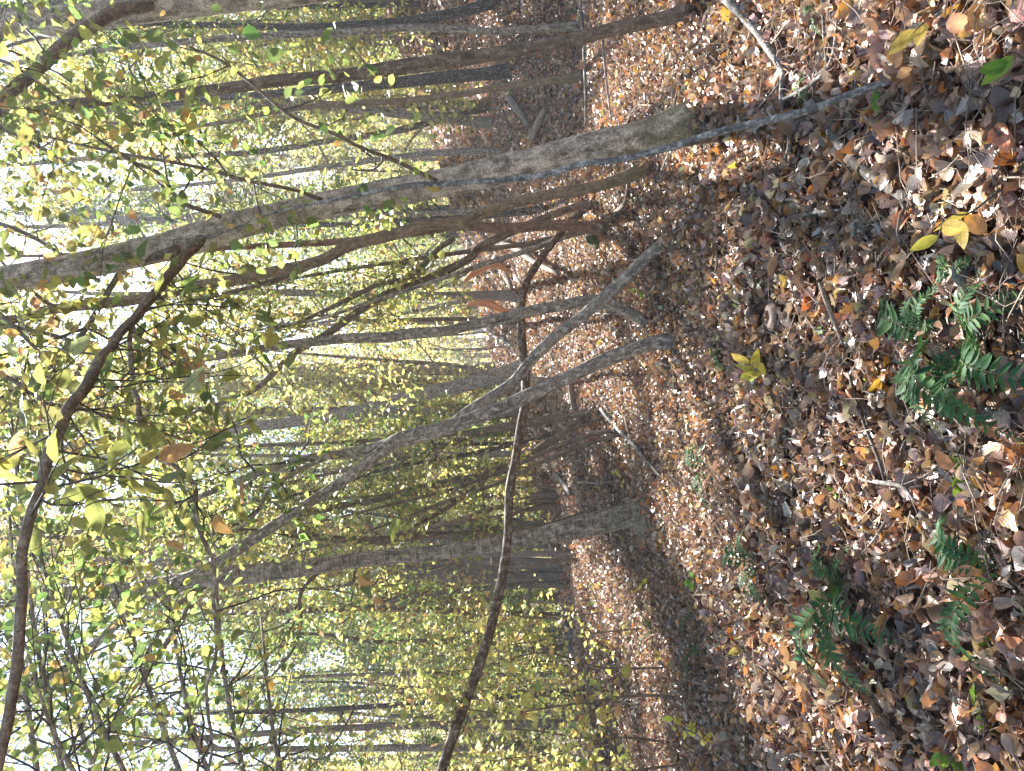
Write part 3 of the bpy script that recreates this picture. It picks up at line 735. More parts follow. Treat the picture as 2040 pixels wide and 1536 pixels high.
traced_tree('thin_tree', 'thin mossy brown stem with a flared foot, left of the dark spotted trunk',
    [(1168, 152, 40), (1140, 156, 26), (1092, 161, 22), (989, 175, 20), (886, 192, 19), (783, 202, 18), (680, 206, 16), (549, 222, 14), (400, 250, 11)],
    'ochre', sides=10, ext=3, nb=7, pal=PAL_GREENYEL)
traced_tree('lined_tree', 'slim trunk with a bright edge near the right border',
    [(1165, 50, 34), (1120, 55, 24), (1057, 58, 22), (989, 63, 21), (920, 58, 21), (817, 55, 21), (680, 65, 20), (515, 72, 19), (412, 79, 18), (309, 89, 17), (206, 99, 16), (137, 110, 15), (0, 128, 13)],
    'mottle', sides=10, ext=4, nb=9, pal=PAL_GREEN)
traced_tree('border_tree', 'dark trunk nearest the right border of the wood, its foot in the leafy bank',
    [(990, 2, 40), (972, 7, 34), (920, 24, 30), (850, 36, 28), (783, 45, 26), (680, 52, 24), (560, 54, 20), (430, 50, 16), (250, 48, 14)],
    'dark', sides=10, ext=4, nb=8, pal=PAL_GREENYEL)
traced_tree('corner_tree', 'very thick grey trunk crossing the upper right corner with one rising limb',
    [(1000, -120, 76), (800, -62, 70), (620, -28, 64), (480, -8, 60), (343, 9, 56), (206, 29, 55), (103, 44, 54), (0, 52, 51)],
    'grey', d=5.2, wf=1.0, sides=24, near=True, ext=5, nb=8, hmin=.7, pal=PAL_GREENYEL, per=9, blen=2.4,
    extra=[[(300, 10, 30, 5.1), (230, 24, 33, 4.9), (172, 58, 34, 4.7), (120, 96, 34, 4.6), (75, 137, 33, 4.5), (34, 172, 32, 4.4), (0, 200, 30, 4.3), (-90, 290, 26, 4.2), (-200, 380, 20, 4.1)]])
traced_tree('wavy_tree', 'slim wavy grey stem between the thin mossy tree and the thick foreground tree',
    [(976, 212, 30), (930, 222, 22), (886, 235, 20), (783, 262, 19), (652, 281, 18), (515, 302, 17), (343, 312, 15), (172, 316, 14), (0, 330, 12)],
    'brown', sides=10, ext=3, nb=9, pal=PAL_GREENYEL)
traced_tree('short_tree', 'thin brown stem rising from the dark leafy bank beside the wavy one',
    [(972, 206, 26), (900, 210, 19), (852, 213, 18), (749, 209, 16), (680, 214, 14), (560, 214, 12), (430, 218, 9)],
    'brown', sides=8, ext=2, nb=7, pal=PAL_GREENYEL)
traced_tree('straight_tree', 'straight brownish grey trunk behind the middle of the crossing stems',
    [(1062, 726, 60), (1023, 740, 48), (920, 768, 42), (852, 781, 42), (783, 802, 40), (680, 826, 37), (583, 841, 33), (480, 852, 30), (360, 868, 26), (200, 880, 22)],
    'mottle', wf=.66, sides=16, ext=5, nb=10, hmin=.5, pal=PAL_YEL)
traced_tree('grey_tree', 'pale straight trunk far behind the centre',
    [(992, 738, 30), (900, 737, 25), (780, 735, 24), (680, 734, 23), (500, 738, 20), (300, 745, 17)], 'far', wf=.95, sides=10, ext=6, nb=10, pal=PAL_YEL, leaf=.1)
traced_tree('dark_pole', 'dark vertical trunk right beside the pale far one',
    [(1000, 762, 30), (869, 764, 25), (760, 762, 25), (680, 761, 24), (540, 765, 22), (380, 770, 19), (200, 772, 16)], 'dark', wf=.85, sides=10, ext=6, nb=10, pal=PAL_YEL, leaf=.09)
traced_tree('snapped_tree', 'thin straight trunk with a splintered orange wound at its foot',
    [(1036, 590, 28), (985, 588, 20), (920, 589, 18), (817, 589, 17), (680, 586, 16), (580, 583, 15), (450, 582, 12), (300, 585, 10)], 'far', wf=.95, sides=10, ext=5, nb=8, pal=PAL_YEL, leaf=.09)
traced_tree('thin_pole', 'thin brown stem standing just left of the brownish centre trunk',
    [(1131, 829, 20), (1110, 831, 15), (1057, 837, 14), (989, 850, 13), (900, 866, 13), (800, 873, 12), (700, 880, 11), (560, 886, 10), (380, 890, 8)], 'brown', sides=8, ext=3, nb=9, hmin=.4)
traced_tree('dark_leaner', 'dark slender stem leaning left and splitting in two left of the centre',
    [(1180, 827, 30), (1109, 871, 25), (1057, 905, 25), (1006, 929, 25), (954, 950, 26), (886, 963, 24), (783, 987, 22), (680, 1008, 20), (583, 1027, 19), (515, 1037, 18), (343, 1054, 17), (137, 1061, 15), (0, 1075, 13)],
    'brown', sides=10, near=True, ext=3, nb=12, hmin=.35, extra=[[(968, 945, 16, 9.6), (954, 967, 15, 9.6), (886, 1015, 12, 9.5), (840, 1040, 10, 9.4), (790, 1066, 8, 9.3), (720, 1085, 6, 9.2)]], pal=PAL_YEL)
traced_tree('whip_stem', 'thinnest brown stem leaning left in front of the dark splitting one',
    [(1238, 853, 16), (1160, 871, 13), (1092, 898, 13), (1040, 922, 12), (985, 945, 11), (900, 975, 9), (800, 1000, 8), (680, 1030, 7)], 'brown', sides=8, ext=1, nb=7, hmin=.3, blen=1.0, pal=PAL_YEL)
traced_tree('twin_stem', 'dark stem rising close behind the ring barked tree',
    [(1190, 1016, 24), (1100, 1045, 19), (1002, 1057, 22), (929, 1066, 24), (850, 1066, 23), (780, 1074, 22), (680, 1075, 20), (520, 1058, 16), (350, 1068, 14), (137, 1072, 12)], 'brown', d=9.0, sides=10, ext=3, nb=12, hmin=.3, pal=PAL_YEL)
traced_tree('brown_pair_stem', 'reddish stem slanting between the dark splitting stem and the ring barked tree',
    [(1112, 990, 22), (1030, 1006, 16), (980, 1014, 15), (900, 1040, 15), (800, 1061, 13), (700, 1090, 11), (600, 1110, 9)], 'rust', sides=8, ext=2, nb=10, hmin=.3, pal=PAL_YEL)
traced_tree('ridge_tree', 'pale double trunk on the low crest behind the ring barked tree',
    [(1121, 1128, 44), (1050, 1123, 36), (989, 1119, 35), (852, 1122, 31), (750, 1122, 28), (600, 1120, 24), (400, 1118, 18)], 'far', sides=12, ext=5, nb=12, pal=PAL_YEL, leaf=.1)
traced_tree('crest_tree', 'slender brown tree on the low crest, left of the pale double trunk',
    [(1126, 1163, 24), (1023, 1167, 18), (920, 1177, 17), (817, 1187, 16), (749, 1205, 15), (680, 1215, 14), (540, 1220, 12), (350, 1225, 9)], 'brown', sides=10, ext=4, nb=12, pal=PAL_YEL, leaf=.09)
traced_tree('rusty_far_tree', 'rusty brown trunk standing farther down the slope left of the crest',
    [(1130, 1228, 22), (982, 1222, 19), (817, 1214, 18), (700, 1212, 16), (500, 1215, 13)], 'rust', d=20, sides=10, ext=6, nb=12, pal=PAL_YEL, leaf=.11)
traced_tree('pale_pole', 'thin pale lined trunk among the yellow leaves on the left',
    [(1145, 1345, 14), (1000, 1345, 12), (850, 1342, 12), (680, 1345, 11), (560, 1350, 10), (380, 1352, 8)], 'far', sides=8, ext=4, nb=12, hmin=.35, pal=PAL_YEL, leaf=.08)
traced_tree('left_dark_pole', 'dark upright stem left of the pale lined trunk',
    [(1165, 1380, 20), (1080, 1384, 17), (920, 1394, 16), (800, 1404, 16), (680, 1411, 15), (610, 1415, 14), (450, 1420, 11), (250, 1425, 9)], 'dark', sides=8, ext=3, nb=12, hmin=.3, pal=PAL_YEL)
traced_tree('edge_tree', 'grey trunk near the left border showing between bright yellow leaves',
    [(1100, 1502, 26), (1000, 1495, 22), (937, 1490, 21), (783, 1490, 20), (600, 1492, 18), (400, 1490, 14)], 'mottle', d=13, sides=10, ext=4, nb=12, hmin=.35, pal=PAL_YEL, leaf=.08)
traced_tree('upper_pole', 'slim grey stem high up between the wavy stem and the thick foreground tree',
    [(960, 420, 16), (800, 428, 15), (600, 434, 15), (412, 438, 14), (206, 446, 13), (17, 452, 11)], 'mottle', d=12, sides=8, ext=3, nb=9, hmin=.5, pal=PAL_ORANGE)

OV = []
for k, (u0, v0, d0, u1, v1, d1) in enumerate([(330, 1700, 3.2, 60, 1050, 3.4), (250, 1700, 3.0, 40, 1250, 3.3), (480, 1700, 3.6, 330, 1150, 4.4), (160, 1700, 3.4, 20, 800, 4.2),
        (600, 1700, 4.4, 520, 1230, 5.4), (420, 1700, 4.2, 180, 950, 5.2), (90, 1650, 4.5, 10, 900, 5.6), (520, 1690, 5, 420, 1000, 6.3), (250, 1690, 5, 120, 1120, 6.6)]):
    um, vm, dm = (u0 + u1) / 2 - 40 + 30 * random.random(), (v0 + v1) / 2, (d0 + d1) / 2
    OV.append([(u0, v0, 16, d0), (um, vm, 11, dm), (u1, v1, 5, d1)])
traced_tree('overhanging_tree', 'tree just left of the view whose thin leafy boughs hang across the upper left', [(1330, 2100, 70), (900, 2090, 60), (500, 2080, 50), (100, 2070, 40)],
    'mottle', d=4.0, sides=14, ext=3, nb=4, hmin=.6, extra=OV, per=6, pal=PAL_GREENYEL, leaf=.054, sub=13, shapes=SH_CROWN)
OV = []
for k, (u0, v0, d0, u1, v1, d1) in enumerate([(-120, 560, 4.2, 130, 760, 3.9), (-120, 700, 4.6, 180, 880, 4.6), (-120, 420, 5, 200, 560, 4.6), (-100, 900, 4.8, 220, 1000, 4.6),
        (-120, 250, 4.6, 140, 330, 4.2), (-100, 120, 4.2, 100, 180, 3.9), (-100, 640, 5.6, 330, 760, 5.8), (-110, 800, 5.2, 380, 880, 5.6)]):
    OV.append([(u0, v0, 12, d0), ((u0 + u1) / 2, (v0 + v1) / 2 - 30, 9, (d0 + d1) / 2), (u1, v1, 4, d1)])
for e in OV:
    ee = spline(np.array([[*P(u, v, dd), w / 2 / F * dd] for u, v, w, dd in e]), 14)
    tb = Tubes(); tb.add(ee[:, :3], ee[:, 3], 6, .05); link('branch', tb.mesh('branch', BARK['bare'], org), mt)
    tws_ = []; tw_ = Tubes()
    for c in range(16):
        k = random.randint(2, 12); pt, rt = limb(ee[k, :3], unit(ee[k + 1, :3] - ee[k, :3]) * .6 + rng.normal(0, .7, 3), random.uniform(.3, .8), .003, 5, .22, -.05)
        tw_.add(pt, rt, 4, cap=False); tws_.append(pt)
    o = link('twigs', tw_.mesh('twigs', BARK['dark'], org), mt); o['kind'] = 'stuff'
    leafcloud(tws_, 9, .075, PAL_OLIVE, SH_NEAR[:6], M_NEAR, True, 'leaves', mt, org)

for (u0, v0, u1, v1, w0, bk, lab) in (
        (1185, 818, 600, 955, 12, 'brown', 'thin stem rising left from the foot of the dark splitting one'),
        (1182, 838, 500, 1000, 10, 'dark', 'lower thin dark stem fanning left from the dark splitting one'),
        (1116, 982, 560, 1000, 12, 'brown', 'thin upright stem right of the reddish slanting one'),
        (1112, 1000, 520, 1130, 10, 'rust', 'thin reddish stem crossing behind the ring barked trunk'),
        (1200, 438, 620, 640, 13, 'mottle', 'thin mottled stem fanning out above the bent stem foot'),
        (1184, 456, 560, 560, 12, 'brown', 'thin brown stem between the ochre stem and the snapped trunk'),
        (1242, 862, 640, 1090, 9, 'brown', 'hair thin stem leaning far left from the middle bank'),
        (1130, 760, 560, 700, 10, 'mottle', 'thin stem tilting right in front of the brownish centre trunk'),
        (1098, 1060, 620, 1012, 11, 'dark', 'thin dark stem tilting right behind the ring barked trunk'),
        (1020, 592, 540, 660, 10, 'far', 'faint thin stem leaning left beside the snapped trunk'),
        (1150, 1108, 560, 1182, 10, 'brown', 'thin stem crossing the pale double trunk on the crest'),
        (1062, 420, 400, 452, 13, 'dark', 'thin dark upright stem just left of the thick foreground tree'),
        (1002, 300, 200, 382, 13, 'mottle', 'thin mottled stem just right of the thick foreground tree'),
        (1080, 900, 420, 905, 12, 'mottle', 'straight thin stem behind the fork of the long leaning one'),
        (1070, 650, 520, 628, 11, 'brown', 'thin straight brown stem right of the forked one'),
        (1135, 1290, 520, 1262, 11, 'brown', 'thin brown stem rising out of the crest hollow')):
    mid = [((u0 * (1 - t) + u1 * t), v0 * (1 - t) + v1 * t + random.uniform(-10, 10), w0 * (1 - .5 * t)) for t in (.2, .4, .6, .8)]
    traced_tree('slender_sapling', lab, [(u0, v0, w0 * 1.3)] + mid + [(u1, v1, w0 * .45)], bk, wf=1.0, sides=7, ext=1.5, nb=9, hmin=.3, blen=1.1, per=5, pal=random.choice([PAL_YEL, PAL_GREENYEL]), group='thin stems fanning out of the middle of the wood')

# --- trees of the wood behind: five kinds, copied
def wood_tree(kind, pal, h, r, spread, nb, per, lsize, bark):
    T = Tubes(); tw = Tubes(); tws = []
    base = np.array([[0, 0, -.4], [0, 0, .3], [random.uniform(-.2, .2), 0, h * .35], [random.uniform(-.35, .35), random.uniform(-.3, .3), h * .7], [random.uniform(-.5, .5), random.uniform(-.4, .4), h]])
    s_ = spline(np.c_[base, [r * 1.25, r, r * .85, r * .55, r * .15]], 26)
    T.add(s_[:, :3], s_[:, 3], 9, .08, flare=.35, flare_h=.3)
    B = Tubes()
    for b in range(nb):
        t = .10 + .88 * ((b + random.random()) / nb) ** .9; k = min(int(t * 25), 24); az = random.uniform(0, 2 * math.pi)
        ln = spread * random.uniform(.45, 1.1) * math.sin(math.pi * min(.97, t * .8 + .22)) ** .7
        pb, rb = limb(s_[k, :3], (math.cos(az), math.sin(az), random.uniform(.1, .9)), ln, max(.012, s_[k, 3] * .3), 6, .2, .15)
        B.add(pb, rb, 5, cap=False)
        for c in range(6):
            k2 = random.randint(1, 5); pt, rt = limb(pb[k2], unit(pb[k2 + 1] - pb[k2]) + rng.normal(0, .8, 3), random.uniform(.4, 1.0), .008, 4, .25, .1)
            B.add(pt, rt, 3, cap=False); tws.append(pt)
    n = len(tws) * per
    P_ = np.concatenate([t_[rng.integers(0, len(t_), per)] for t_ in tws]) + rng.normal(0, .2, (n, 3))
    R = frames(rand_units(n) + np.array([0, 0, .6]), rand_units(n)); sz = lsize * np.exp(rng.normal(0, .25, n))
    tint = pick(pal, n)
    return (T.mesh('trunk', BARK[bark]), B.mesh('branches', BARK[bark]), leaf_mesh('crown', SH_FAR, P_, R, sz, tint, M_CROWN, False), (P_, R, sz, tint))
KINDS_ = {'yellow': wood_tree('y', PAL_YEL, 15, .17, 2.6, 46, 30, .12, 'far'), 'lemon': wood_tree('l', PAL_YEL, 11, .11, 2.0, 42, 26, .105, 'mottle'),
          'green': wood_tree('g', PAL_GREEN, 14, .16, 2.6, 46, 30, .12, 'far'), 'lime': wood_tree('m', PAL_GREENYEL, 12, .13, 2.3, 44, 30, .11, 'dark'),
          'orange': wood_tree('o', PAL_ORANGE, 16, .19, 2.5, 40, 28, .12, 'far')}
KINDS_['bare'] = wood_tree('p', PAL_YEL, 13, .075, 1.3, 26, 7, .10, 'far')
KINDS_['dark'] = wood_tree('q', PAL_GREENYEL, 12, .06, 1.2, 24, 7, .09, 'dark')
wr = random.Random(41)
spots = []
tries = 0
while len(spots) < 150 and tries < 6000:
    tries += 1
    d_ = 12.5 + 52 * wr.random() ** 1.15; a_ = wr.uniform(-.60, .60); x_ = a_ * d_
    v_ = CV - a_ * F
    if d_ < 17 and (-.2 < a_ < .30): continue
    if min([math.hypot(x_ - q[0], d_ - q[1]) for q in spots] + [9]) < 1.5: continue
    spots.append((x_, d_))
spots += [(-9, 5), (-12, 9), (-11, 1), (9.5, 7), (11, 3), (8, -4), (-6, -6), (2, -9), (-13, -4), (12, 12), (-14, 14), (14, 20)]
gapnames = [(150, 'right of the wavy stem'), (330, 'right of the thick foreground tree'), (560, 'left of the thick foreground tree'),
            (740, 'right of the pale centre trunk'), (900, 'left of the brownish centre trunk'), (1090, 'right of the ring barked tree'),
            (1250, 'behind the crest hollow'), (1400, 'behind the pale lined trunk'), (9999, 'at the left border')]
seen = {}
for k, (x_, d_) in enumerate(spots):
    kind = wr.choices(['yellow', 'lemon', 'green', 'lime', 'orange', 'bare', 'dark'], [24, 18, 10, 18, 8, 26, 16])[0]
    v_ = CV - x_ / d_ * F if d_ > 1 else 9999
    z_ = float(H(x_, d_))
    far = 'near' if d_ < 20 else ('distant' if d_ < 38 else 'far')
    place = next((nm for lim, nm in gapnames if v_ < lim), gapnames[-1][1])
    if d_ < 12 and not (12 < d_): place = 'beside the clearing, outside the view'
    lab = f'{far} {kind} leaved tree {place}' if kind not in ('bare', 'dark') else f"{far} {dict(bare='thin grey', dark='thin dark')[kind]} pole with few leaves {place}"
    sc = wr.uniform(.75, 1.25)
    root = thing('woodland_tree', lab, 'tree', (x_, d_, z_), 'trees of the wood behind the leaning stems')
    root.rotation_euler = (wr.uniform(-.05, .05), wr.uniform(-.05, .05), wr.uniform(0, 6.28)); root.scale = (sc, sc, sc * wr.uniform(.9, 1.1))
    for nm, me in zip(('trunk', 'branches', 'crown'), KINDS_[kind]):
        if nm == 'crown' and d_ < 24 and abs(x_) < 13:
            P_, R_, sz_, tint_ = KINDS_[kind][3]
            Mw = np.array(root.rotation_euler.to_matrix()); W_ = (P_ * np.array(root.scale)) @ Mw.T + np.array([x_, d_, z_])
            k_ = np.where(~(sun_gap(W_) & (rng.random(len(W_)) < .97)))[0]
            ex_ = k_[sun_shade(W_[k_]) & (rng.random(len(k_)) < .5)]; k_ = np.concatenate([k_, ex_]); P_ = P_.copy()  # extra crown leaves, added to thicken the shade cast on the foreground
            Pn = P_[k_]; Pn[len(k_) - len(ex_):] += rng.normal(0, .22, (len(ex_), 3))
            me = leaf_mesh('crown', SH_FAR, Pn, R_[k_], sz_[k_], tint_[k_], M_CROWN, False)
        o = link(nm, me, root)
        if nm != 'trunk': o['kind'] = 'stuff'

dups = {}
for o in col.objects:
    if o.name.startswith('woodland_tree'): dups.setdefault(o['label'], []).append(o)
for lab, L_ in dups.items():
    if len(L_) > 1:
        for w_, o in zip(['nearest', 'second nearest', 'third nearest', 'fourth nearest', 'fifth nearest', 'sixth nearest', 'seventh nearest', 'eighth nearest'], sorted(L_, key=lambda q: q.location.y)): o['label'] = w_ + ' ' + lab

# the wooded slope across the valley: trunks and leaves that read as one mass
n = 64000
hx = rng.uniform(-75, 75, n); hy = rng.uniform(64, 165, n); hz = H(hx, hy)
hp = np.stack([hx, hy, hz + rng.uniform(.5, 13, n)], -1)
hp = hp[vnoise(hp[:, 0], hp[:, 1] + hp[:, 2], .22, 61) > -.35]; n = len(hp)
pal_h = np.where((vnoise(hp[:, 0], hp[:, 1], .08, 62) > .1)[:, None], pick(PAL_YEL, n), pick(PAL_ORANGE, n))
me = leaf_mesh('far_wood', SH_FAR, hp, frames(rand_units(n), rand_units(n)), rng.uniform(.3, .62, n), pal_h, M_CROWN, False)
link('far_wood', me, kind='stuff', label='hazy yellow and orange wood covering the slope beyond the valley', category='wood')
TT = Tubes()
for k in range(260):
    x_, y_ = wr.uniform(-60, 60), wr.uniform(62, 120); z_ = float(H(x_, y_)); h_ = wr.uniform(10, 16)
    TT.add(np.array([[x_, y_, z_ - .5], [x_ + wr.uniform(-.4, .4), y_, z_ + h_ * .5], [x_ + wr.uniform(-.9, .9), y_, z_ + h_]]), np.array([.24, .17, .05]), 5, cap=False)
link('far_trunks', TT.mesh('far_trunks', BARK['far']), kind='stuff', label='faint massed trunks on the slope beyond the valley', category='wood')

dr_p, dr_s = [], []
for fx, fy, fr_ in FEET:
    m = int(26 + 900 * fr_); a_ = rng.uniform(0, 2 * math.pi, m); r_ = fr_ * 1.05 + np.abs(rng.normal(0, .05 + fr_ * .5, m))
    x_ = fx + r_ * np.cos(a_); y_ = fy + r_ * np.sin(a_); bank = np.clip(1 - (r_ - fr_) / (.08 + fr_), 0, 1)
    dr_p.append(np.stack([x_, y_, H(x_, y_) + rng.uniform(.2, 1, m) * (.03 + bank * .09)], -1))
dr_p = np.concatenate(dr_p); n = len(dr_p); _, R = lay(dr_p, 1.1, 0)
link('leaf_drift', leaf_mesh('leaf_drift', SH_LOW, dr_p, R, .055 * np.exp(rng.normal(0, .3, n)), np.clip(pick(PAL_LITTER, n, .25), .004, .8), M_LITTER), kind='stuff', label='brown leaves drifted up round the feet of the trunks', category='leaf litter')

# ------------------------------------------------------------------ saplings and bushes with yellow leaves on the left
def sapling(name, label, pts, d=None, leafsz=.06, per=6, pal=PAL_YEL, nb=8, w0=.008, group=None, cat='sapling', near=False, bark='brown', single=0):
    """a thin stem through picture points with twigs and leaves"""
    bd = d or ghit(*pts[0]); q = np.array([P(u, v, bd) for u, v in pts])
    q[0, 2] = min(q[0, 2], float(H(q[0, 0], q[0, 1]))) - .02 if d is None else q[0, 2]
    s_ = spline(q, 22); org = tuple(q[0]); T = thing(name, label, cat, org, group)
    L_ = np.linalg.norm(np.diff(s_, axis=0), axis=1).sum()
    tb = Tubes(); tb.add(s_, np.linspace(w0, w0 * .3, 22), 6, .1); link('stem', tb.mesh('stem', BARK[bark], org), T)
    tws = []; tw = Tubes()
    for b in range(nb):
        k = int(21 * (.25 + .75 * (b + random.random()) / nb)); k = min(k, 20)
        dr = rng.normal(0, 1, 3); dr[2] = abs(dr[2]) * .5 + .1
        pt, rt = limb(s_[k], dr, L_ * random.uniform(.12, .3), w0 * .4, 5, .2, .05)
        tw.add(pt, rt, 4, cap=False); tws.append(pt)
    tws.append(s_[10:])
    o = link('twigs', tw.mesh('twigs', BARK[bark], org), T); o['kind'] = 'stuff'
    if single:
        for c in range(single):
            pt = random.choice(tws); k = random.randint(1, len(pt) - 1)
            al = unit(pt[k] - pt[k - 1]) + rng.normal(0, .6, 3)
            place_leaf(random.choice(YL if pal is PAL_YEL else GL), pt[k], rng.normal(0, .5, 3) + np.array([0, -.4, .8]), al, leafsz * random.uniform(.7, 1.25), T, 'leaf')
    else: leafcloud(tws, per, leafsz, pal, SH_MID, M_CROWN, False, 'leaves', T, org, jit=.04, gap=.3, clear=1.6)
    return T
def leafset(pal, n, s0):
    out = []
    for k in range(n):
        r_ = np.random.default_rng(s0 + k)
        V_, T_, U_ = leaf_shape(7, r_.uniform(.42, .58), curl=r_.uniform(-.5, .9), fold=r_.uniform(0, .5), twist=r_.uniform(-.4, .4), serr=.03, seed=s0 + k)
        out.append(make_mesh('leaf', V_, [T_], M_NEAR, {'tint': ('FLOAT_COLOR', np.tile(pick(pal, 1)[0], (len(V_), 1))), 'luv': ('FLOAT_VECTOR', U_)}))
    return out
YL = leafset([((.62, .52, .07), 3), ((.50, .50, .08), 3), ((.60, .44, .10), 2)], 8, 1200)
GL = leafset([((.16, .30, .04), 3), ((.26, .38, .05), 3), ((.10, .24, .06), 1)], 8, 1300)
SG = 'leafy saplings along the left side'
sap = [
    ([(1290, 1250), (1180, 1262), (1050, 1280), (900, 1300)], 'tall whippy sapling nearest the ring barked tree on the left'),
    ([(1330, 1330), (1200, 1330), (1080, 1300), (960, 1330), (820, 1345)], 'sapling with a wavering stem standing on the left of the crest hollow'),
    ([(1400, 1400), (1290, 1385), (1160, 1400), (1000, 1420), (860, 1400)], 'yellow sapling rising from the shaded bank on the left'),
    ([(1340, 1480), (1220, 1470), (1100, 1500), (940, 1520)], 'bushy yellow sapling close to the left border'),
    ([(1250, 1400), (1120, 1390), (1000, 1370), (880, 1375), (740, 1360)], 'tall loose sapling behind the bank, full of small yellow leaves'),
    ([(1220, 1310), (1100, 1318), (950, 1310), (800, 1300)], 'upright sapling with pale green leaves behind the hollow'),
    ([(1240, 1500), (1100, 1460), (950, 1450), (800, 1440), (640, 1440)], 'leaning yellow sapling against the left border trunk'),
    ([(1200, 1220), (1090, 1230), (980, 1225), (860, 1240)], 'small twiggy sapling on the crest in full sun'),
    ([(1180, 1290), (1060, 1270), (940, 1262), (820, 1275), (700, 1290)], 'yellow green sapling right of the pale lined trunk'),
    ([(1380, 1520), (1300, 1530), (1180, 1545), (1050, 1540)], 'low leafy sapling at the very left edge')]
for k, (pt, lab) in enumerate(sap):
    sapling('sapling', lab, pt, nb=24, per=12, leafsz=.065, pal=PAL_GREENYEL if k in (5, 8) else PAL_YEL, w0=.011, group=SG)
for k, (u, v, dd) in enumerate([(1000, 620, 17), (960, 540, 18), (900, 690, 20), (930, 900, 18), (1000, 960, 15), (1010, 1030, 16), (940, 1150, 19), (900, 300, 20), (850, 60, 14), (860, 460, 17), (980, 1250, 17), (1000, 1330, 16)]):
    x_ = (CV - v) / F * dd; zg = float(H(x_, dd)); ug = CU - (zg - CAMZ) / dd * F
    locs = ['on the sunny slope right of centre', 'beside the snapped trunk', 'in front of the pale centre trunk', 'behind the long leaning stem', 'under the dark splitting stem', 'right of the ring barked tree',
            'behind the ring barked tree', 'below the dark right hand bank', 'at the right border', 'behind the thick foreground tree', 'on the crest by the hollow', 'left of the hollow']
    sapling('understory_bush', 'sunlit bush of small yellow leaves ' + locs[k], [(ug, v), (ug - 90, v + 10), (ug - 190, v - 12), (ug - 290, v + 8)], d=dd, nb=22, per=16, leafsz=.085, w0=.014, cat='bush', group='yellow bushes under the far trees', pal=[PAL_YEL, PAL_GREENYEL][k % 2])
for k, (v, dd) in enumerate([(420, 24), (500, 26), (590, 23), (660, 22), (690, 28), (770, 21), (830, 24), (930, 22), (1000, 24), (1070, 21), (1180, 23), (1290, 22), (1400, 20), (1480, 18), (150, 19), (250, 26)]):
    x_ = (CV - v) / F * dd; zg = float(H(x_, dd)); ug = CU - (zg - CAMZ) / dd * F
    places = ['left of the ochre stem', 'right of the snapped trunk', 'straight behind the snapped trunk', 'behind the forked stem', 'right of the pale centre trunk', 'behind the dark vertical trunk', 'behind the brownish centre trunk',
              'behind the dark splitting stem', 'behind the whip thin stem', 'behind the ring barked tree', 'between the two crest trees', 'beyond the hollow', 'beyond the pale lined trunk', 'near the left border', 'on the bank at the right', 'behind the wavy stem']
    sapling('understory_tree', 'far small tree in full yellow leaf ' + places[k], [(ug, v), (ug - 110, v + 8), (ug - 230, v - 10), (ug - 350, v + 5)], d=dd, nb=40, per=26, leafsz=.12, w0=.03, cat='small tree', group='small yellow trees beyond the crest', pal=[PAL_YEL, PAL_GREENYEL, PAL_YEL][k % 3])
# small near plants whose leaves can be picked out
small = [
    ([(1262, 968), (1250, 975), (1238, 960), (1225, 940)], .055, 7, PAL_YEL, 'small seedling with bright yellow leaves right of the foot of the ring barked tree'),
    ([(1560, 770), (1540, 745), (1510, 740), (1490, 720)], .075, 9, PAL_YEL, 'seedling with large pale yellow leaves beside the white stick'),
    ([(1300, 1170), (1285, 1165), (1265, 1160)], .055, 5, PAL_YEL, 'tiny yellow leaved seedling left of the ring barked tree'),
    ([(1400, 1160), (1385, 1155), (1370, 1150)], .05, 5, PAL_GREEN, 'tiny bright green seedling in the sunny strip'),
    ([(1430, 1480), (1400, 1470), (1370, 1455), (1345, 1440)], .05, 20, PAL_YEL, 'bright yellow green seedling clump near the left edge'),
    ([(1340, 1320), (1320, 1310), (1300, 1300)], .05, 7, PAL_YEL, 'little yellow seedling in the shaded bank on the left'),
    ([(1950, 950), (1935, 935), (1925, 930)], .075, 7, PAL_GREEN, 'broad leaved green seedling in the foreground litter'),
    ([(1745, 760), (1735, 752), (1725, 748)], .045, 4, PAL_GREEN, 'tiny two leaved green seedling above the broken stick'),
    ([(1650, 650), (1640, 652), (1625, 655)], .04, 4, PAL_GREEN, 'small green plant beside the round brown cap'),
    ([(1920, 1500), (1900, 1500), (1880, 1490)], .07, 7, PAL_GREEN, 'green leaved twig at the lower left of the foreground'),
    ([(1480, 590), (1470, 600), (1455, 600)], .04, 5, PAL_GREEN, 'small fresh green sprout in front of the crossing stems'),
    ([(1780, 240), (1765, 235), (1750, 230)], .065, 4, PAL_GREEN, 'seedling with two oval green leaves beside the thin lichen stem'),
    ([(1985, 1430), (1960, 1420), (1940, 1400)], .05, 6, PAL_GREEN, 'low green seedling near the bottom left corner'),
    ([(1990, 1290), (1975, 1280), (1960, 1270)], .04, 6, PAL_GREEN, 'clover like green plant between the two ferns on the left'),
    ([(1680, 985), (1665, 980), (1655, 985)], .04, 4, PAL_GREEN, 'small green leaf pair in the middle of the litter'),
    ([(1290, 590), (1275, 580), (1262, 575)], .045, 7, PAL_GREEN, 'fresh green sprig beside the crossing stems'),
]
for pt, sz, n_, pal, lab in small:
    sapling('seedling', lab, pt, leafsz=sz * 1.25, single=n_, pal=pal, nb=4, w0=.003, cat='seedling', bark='dark')
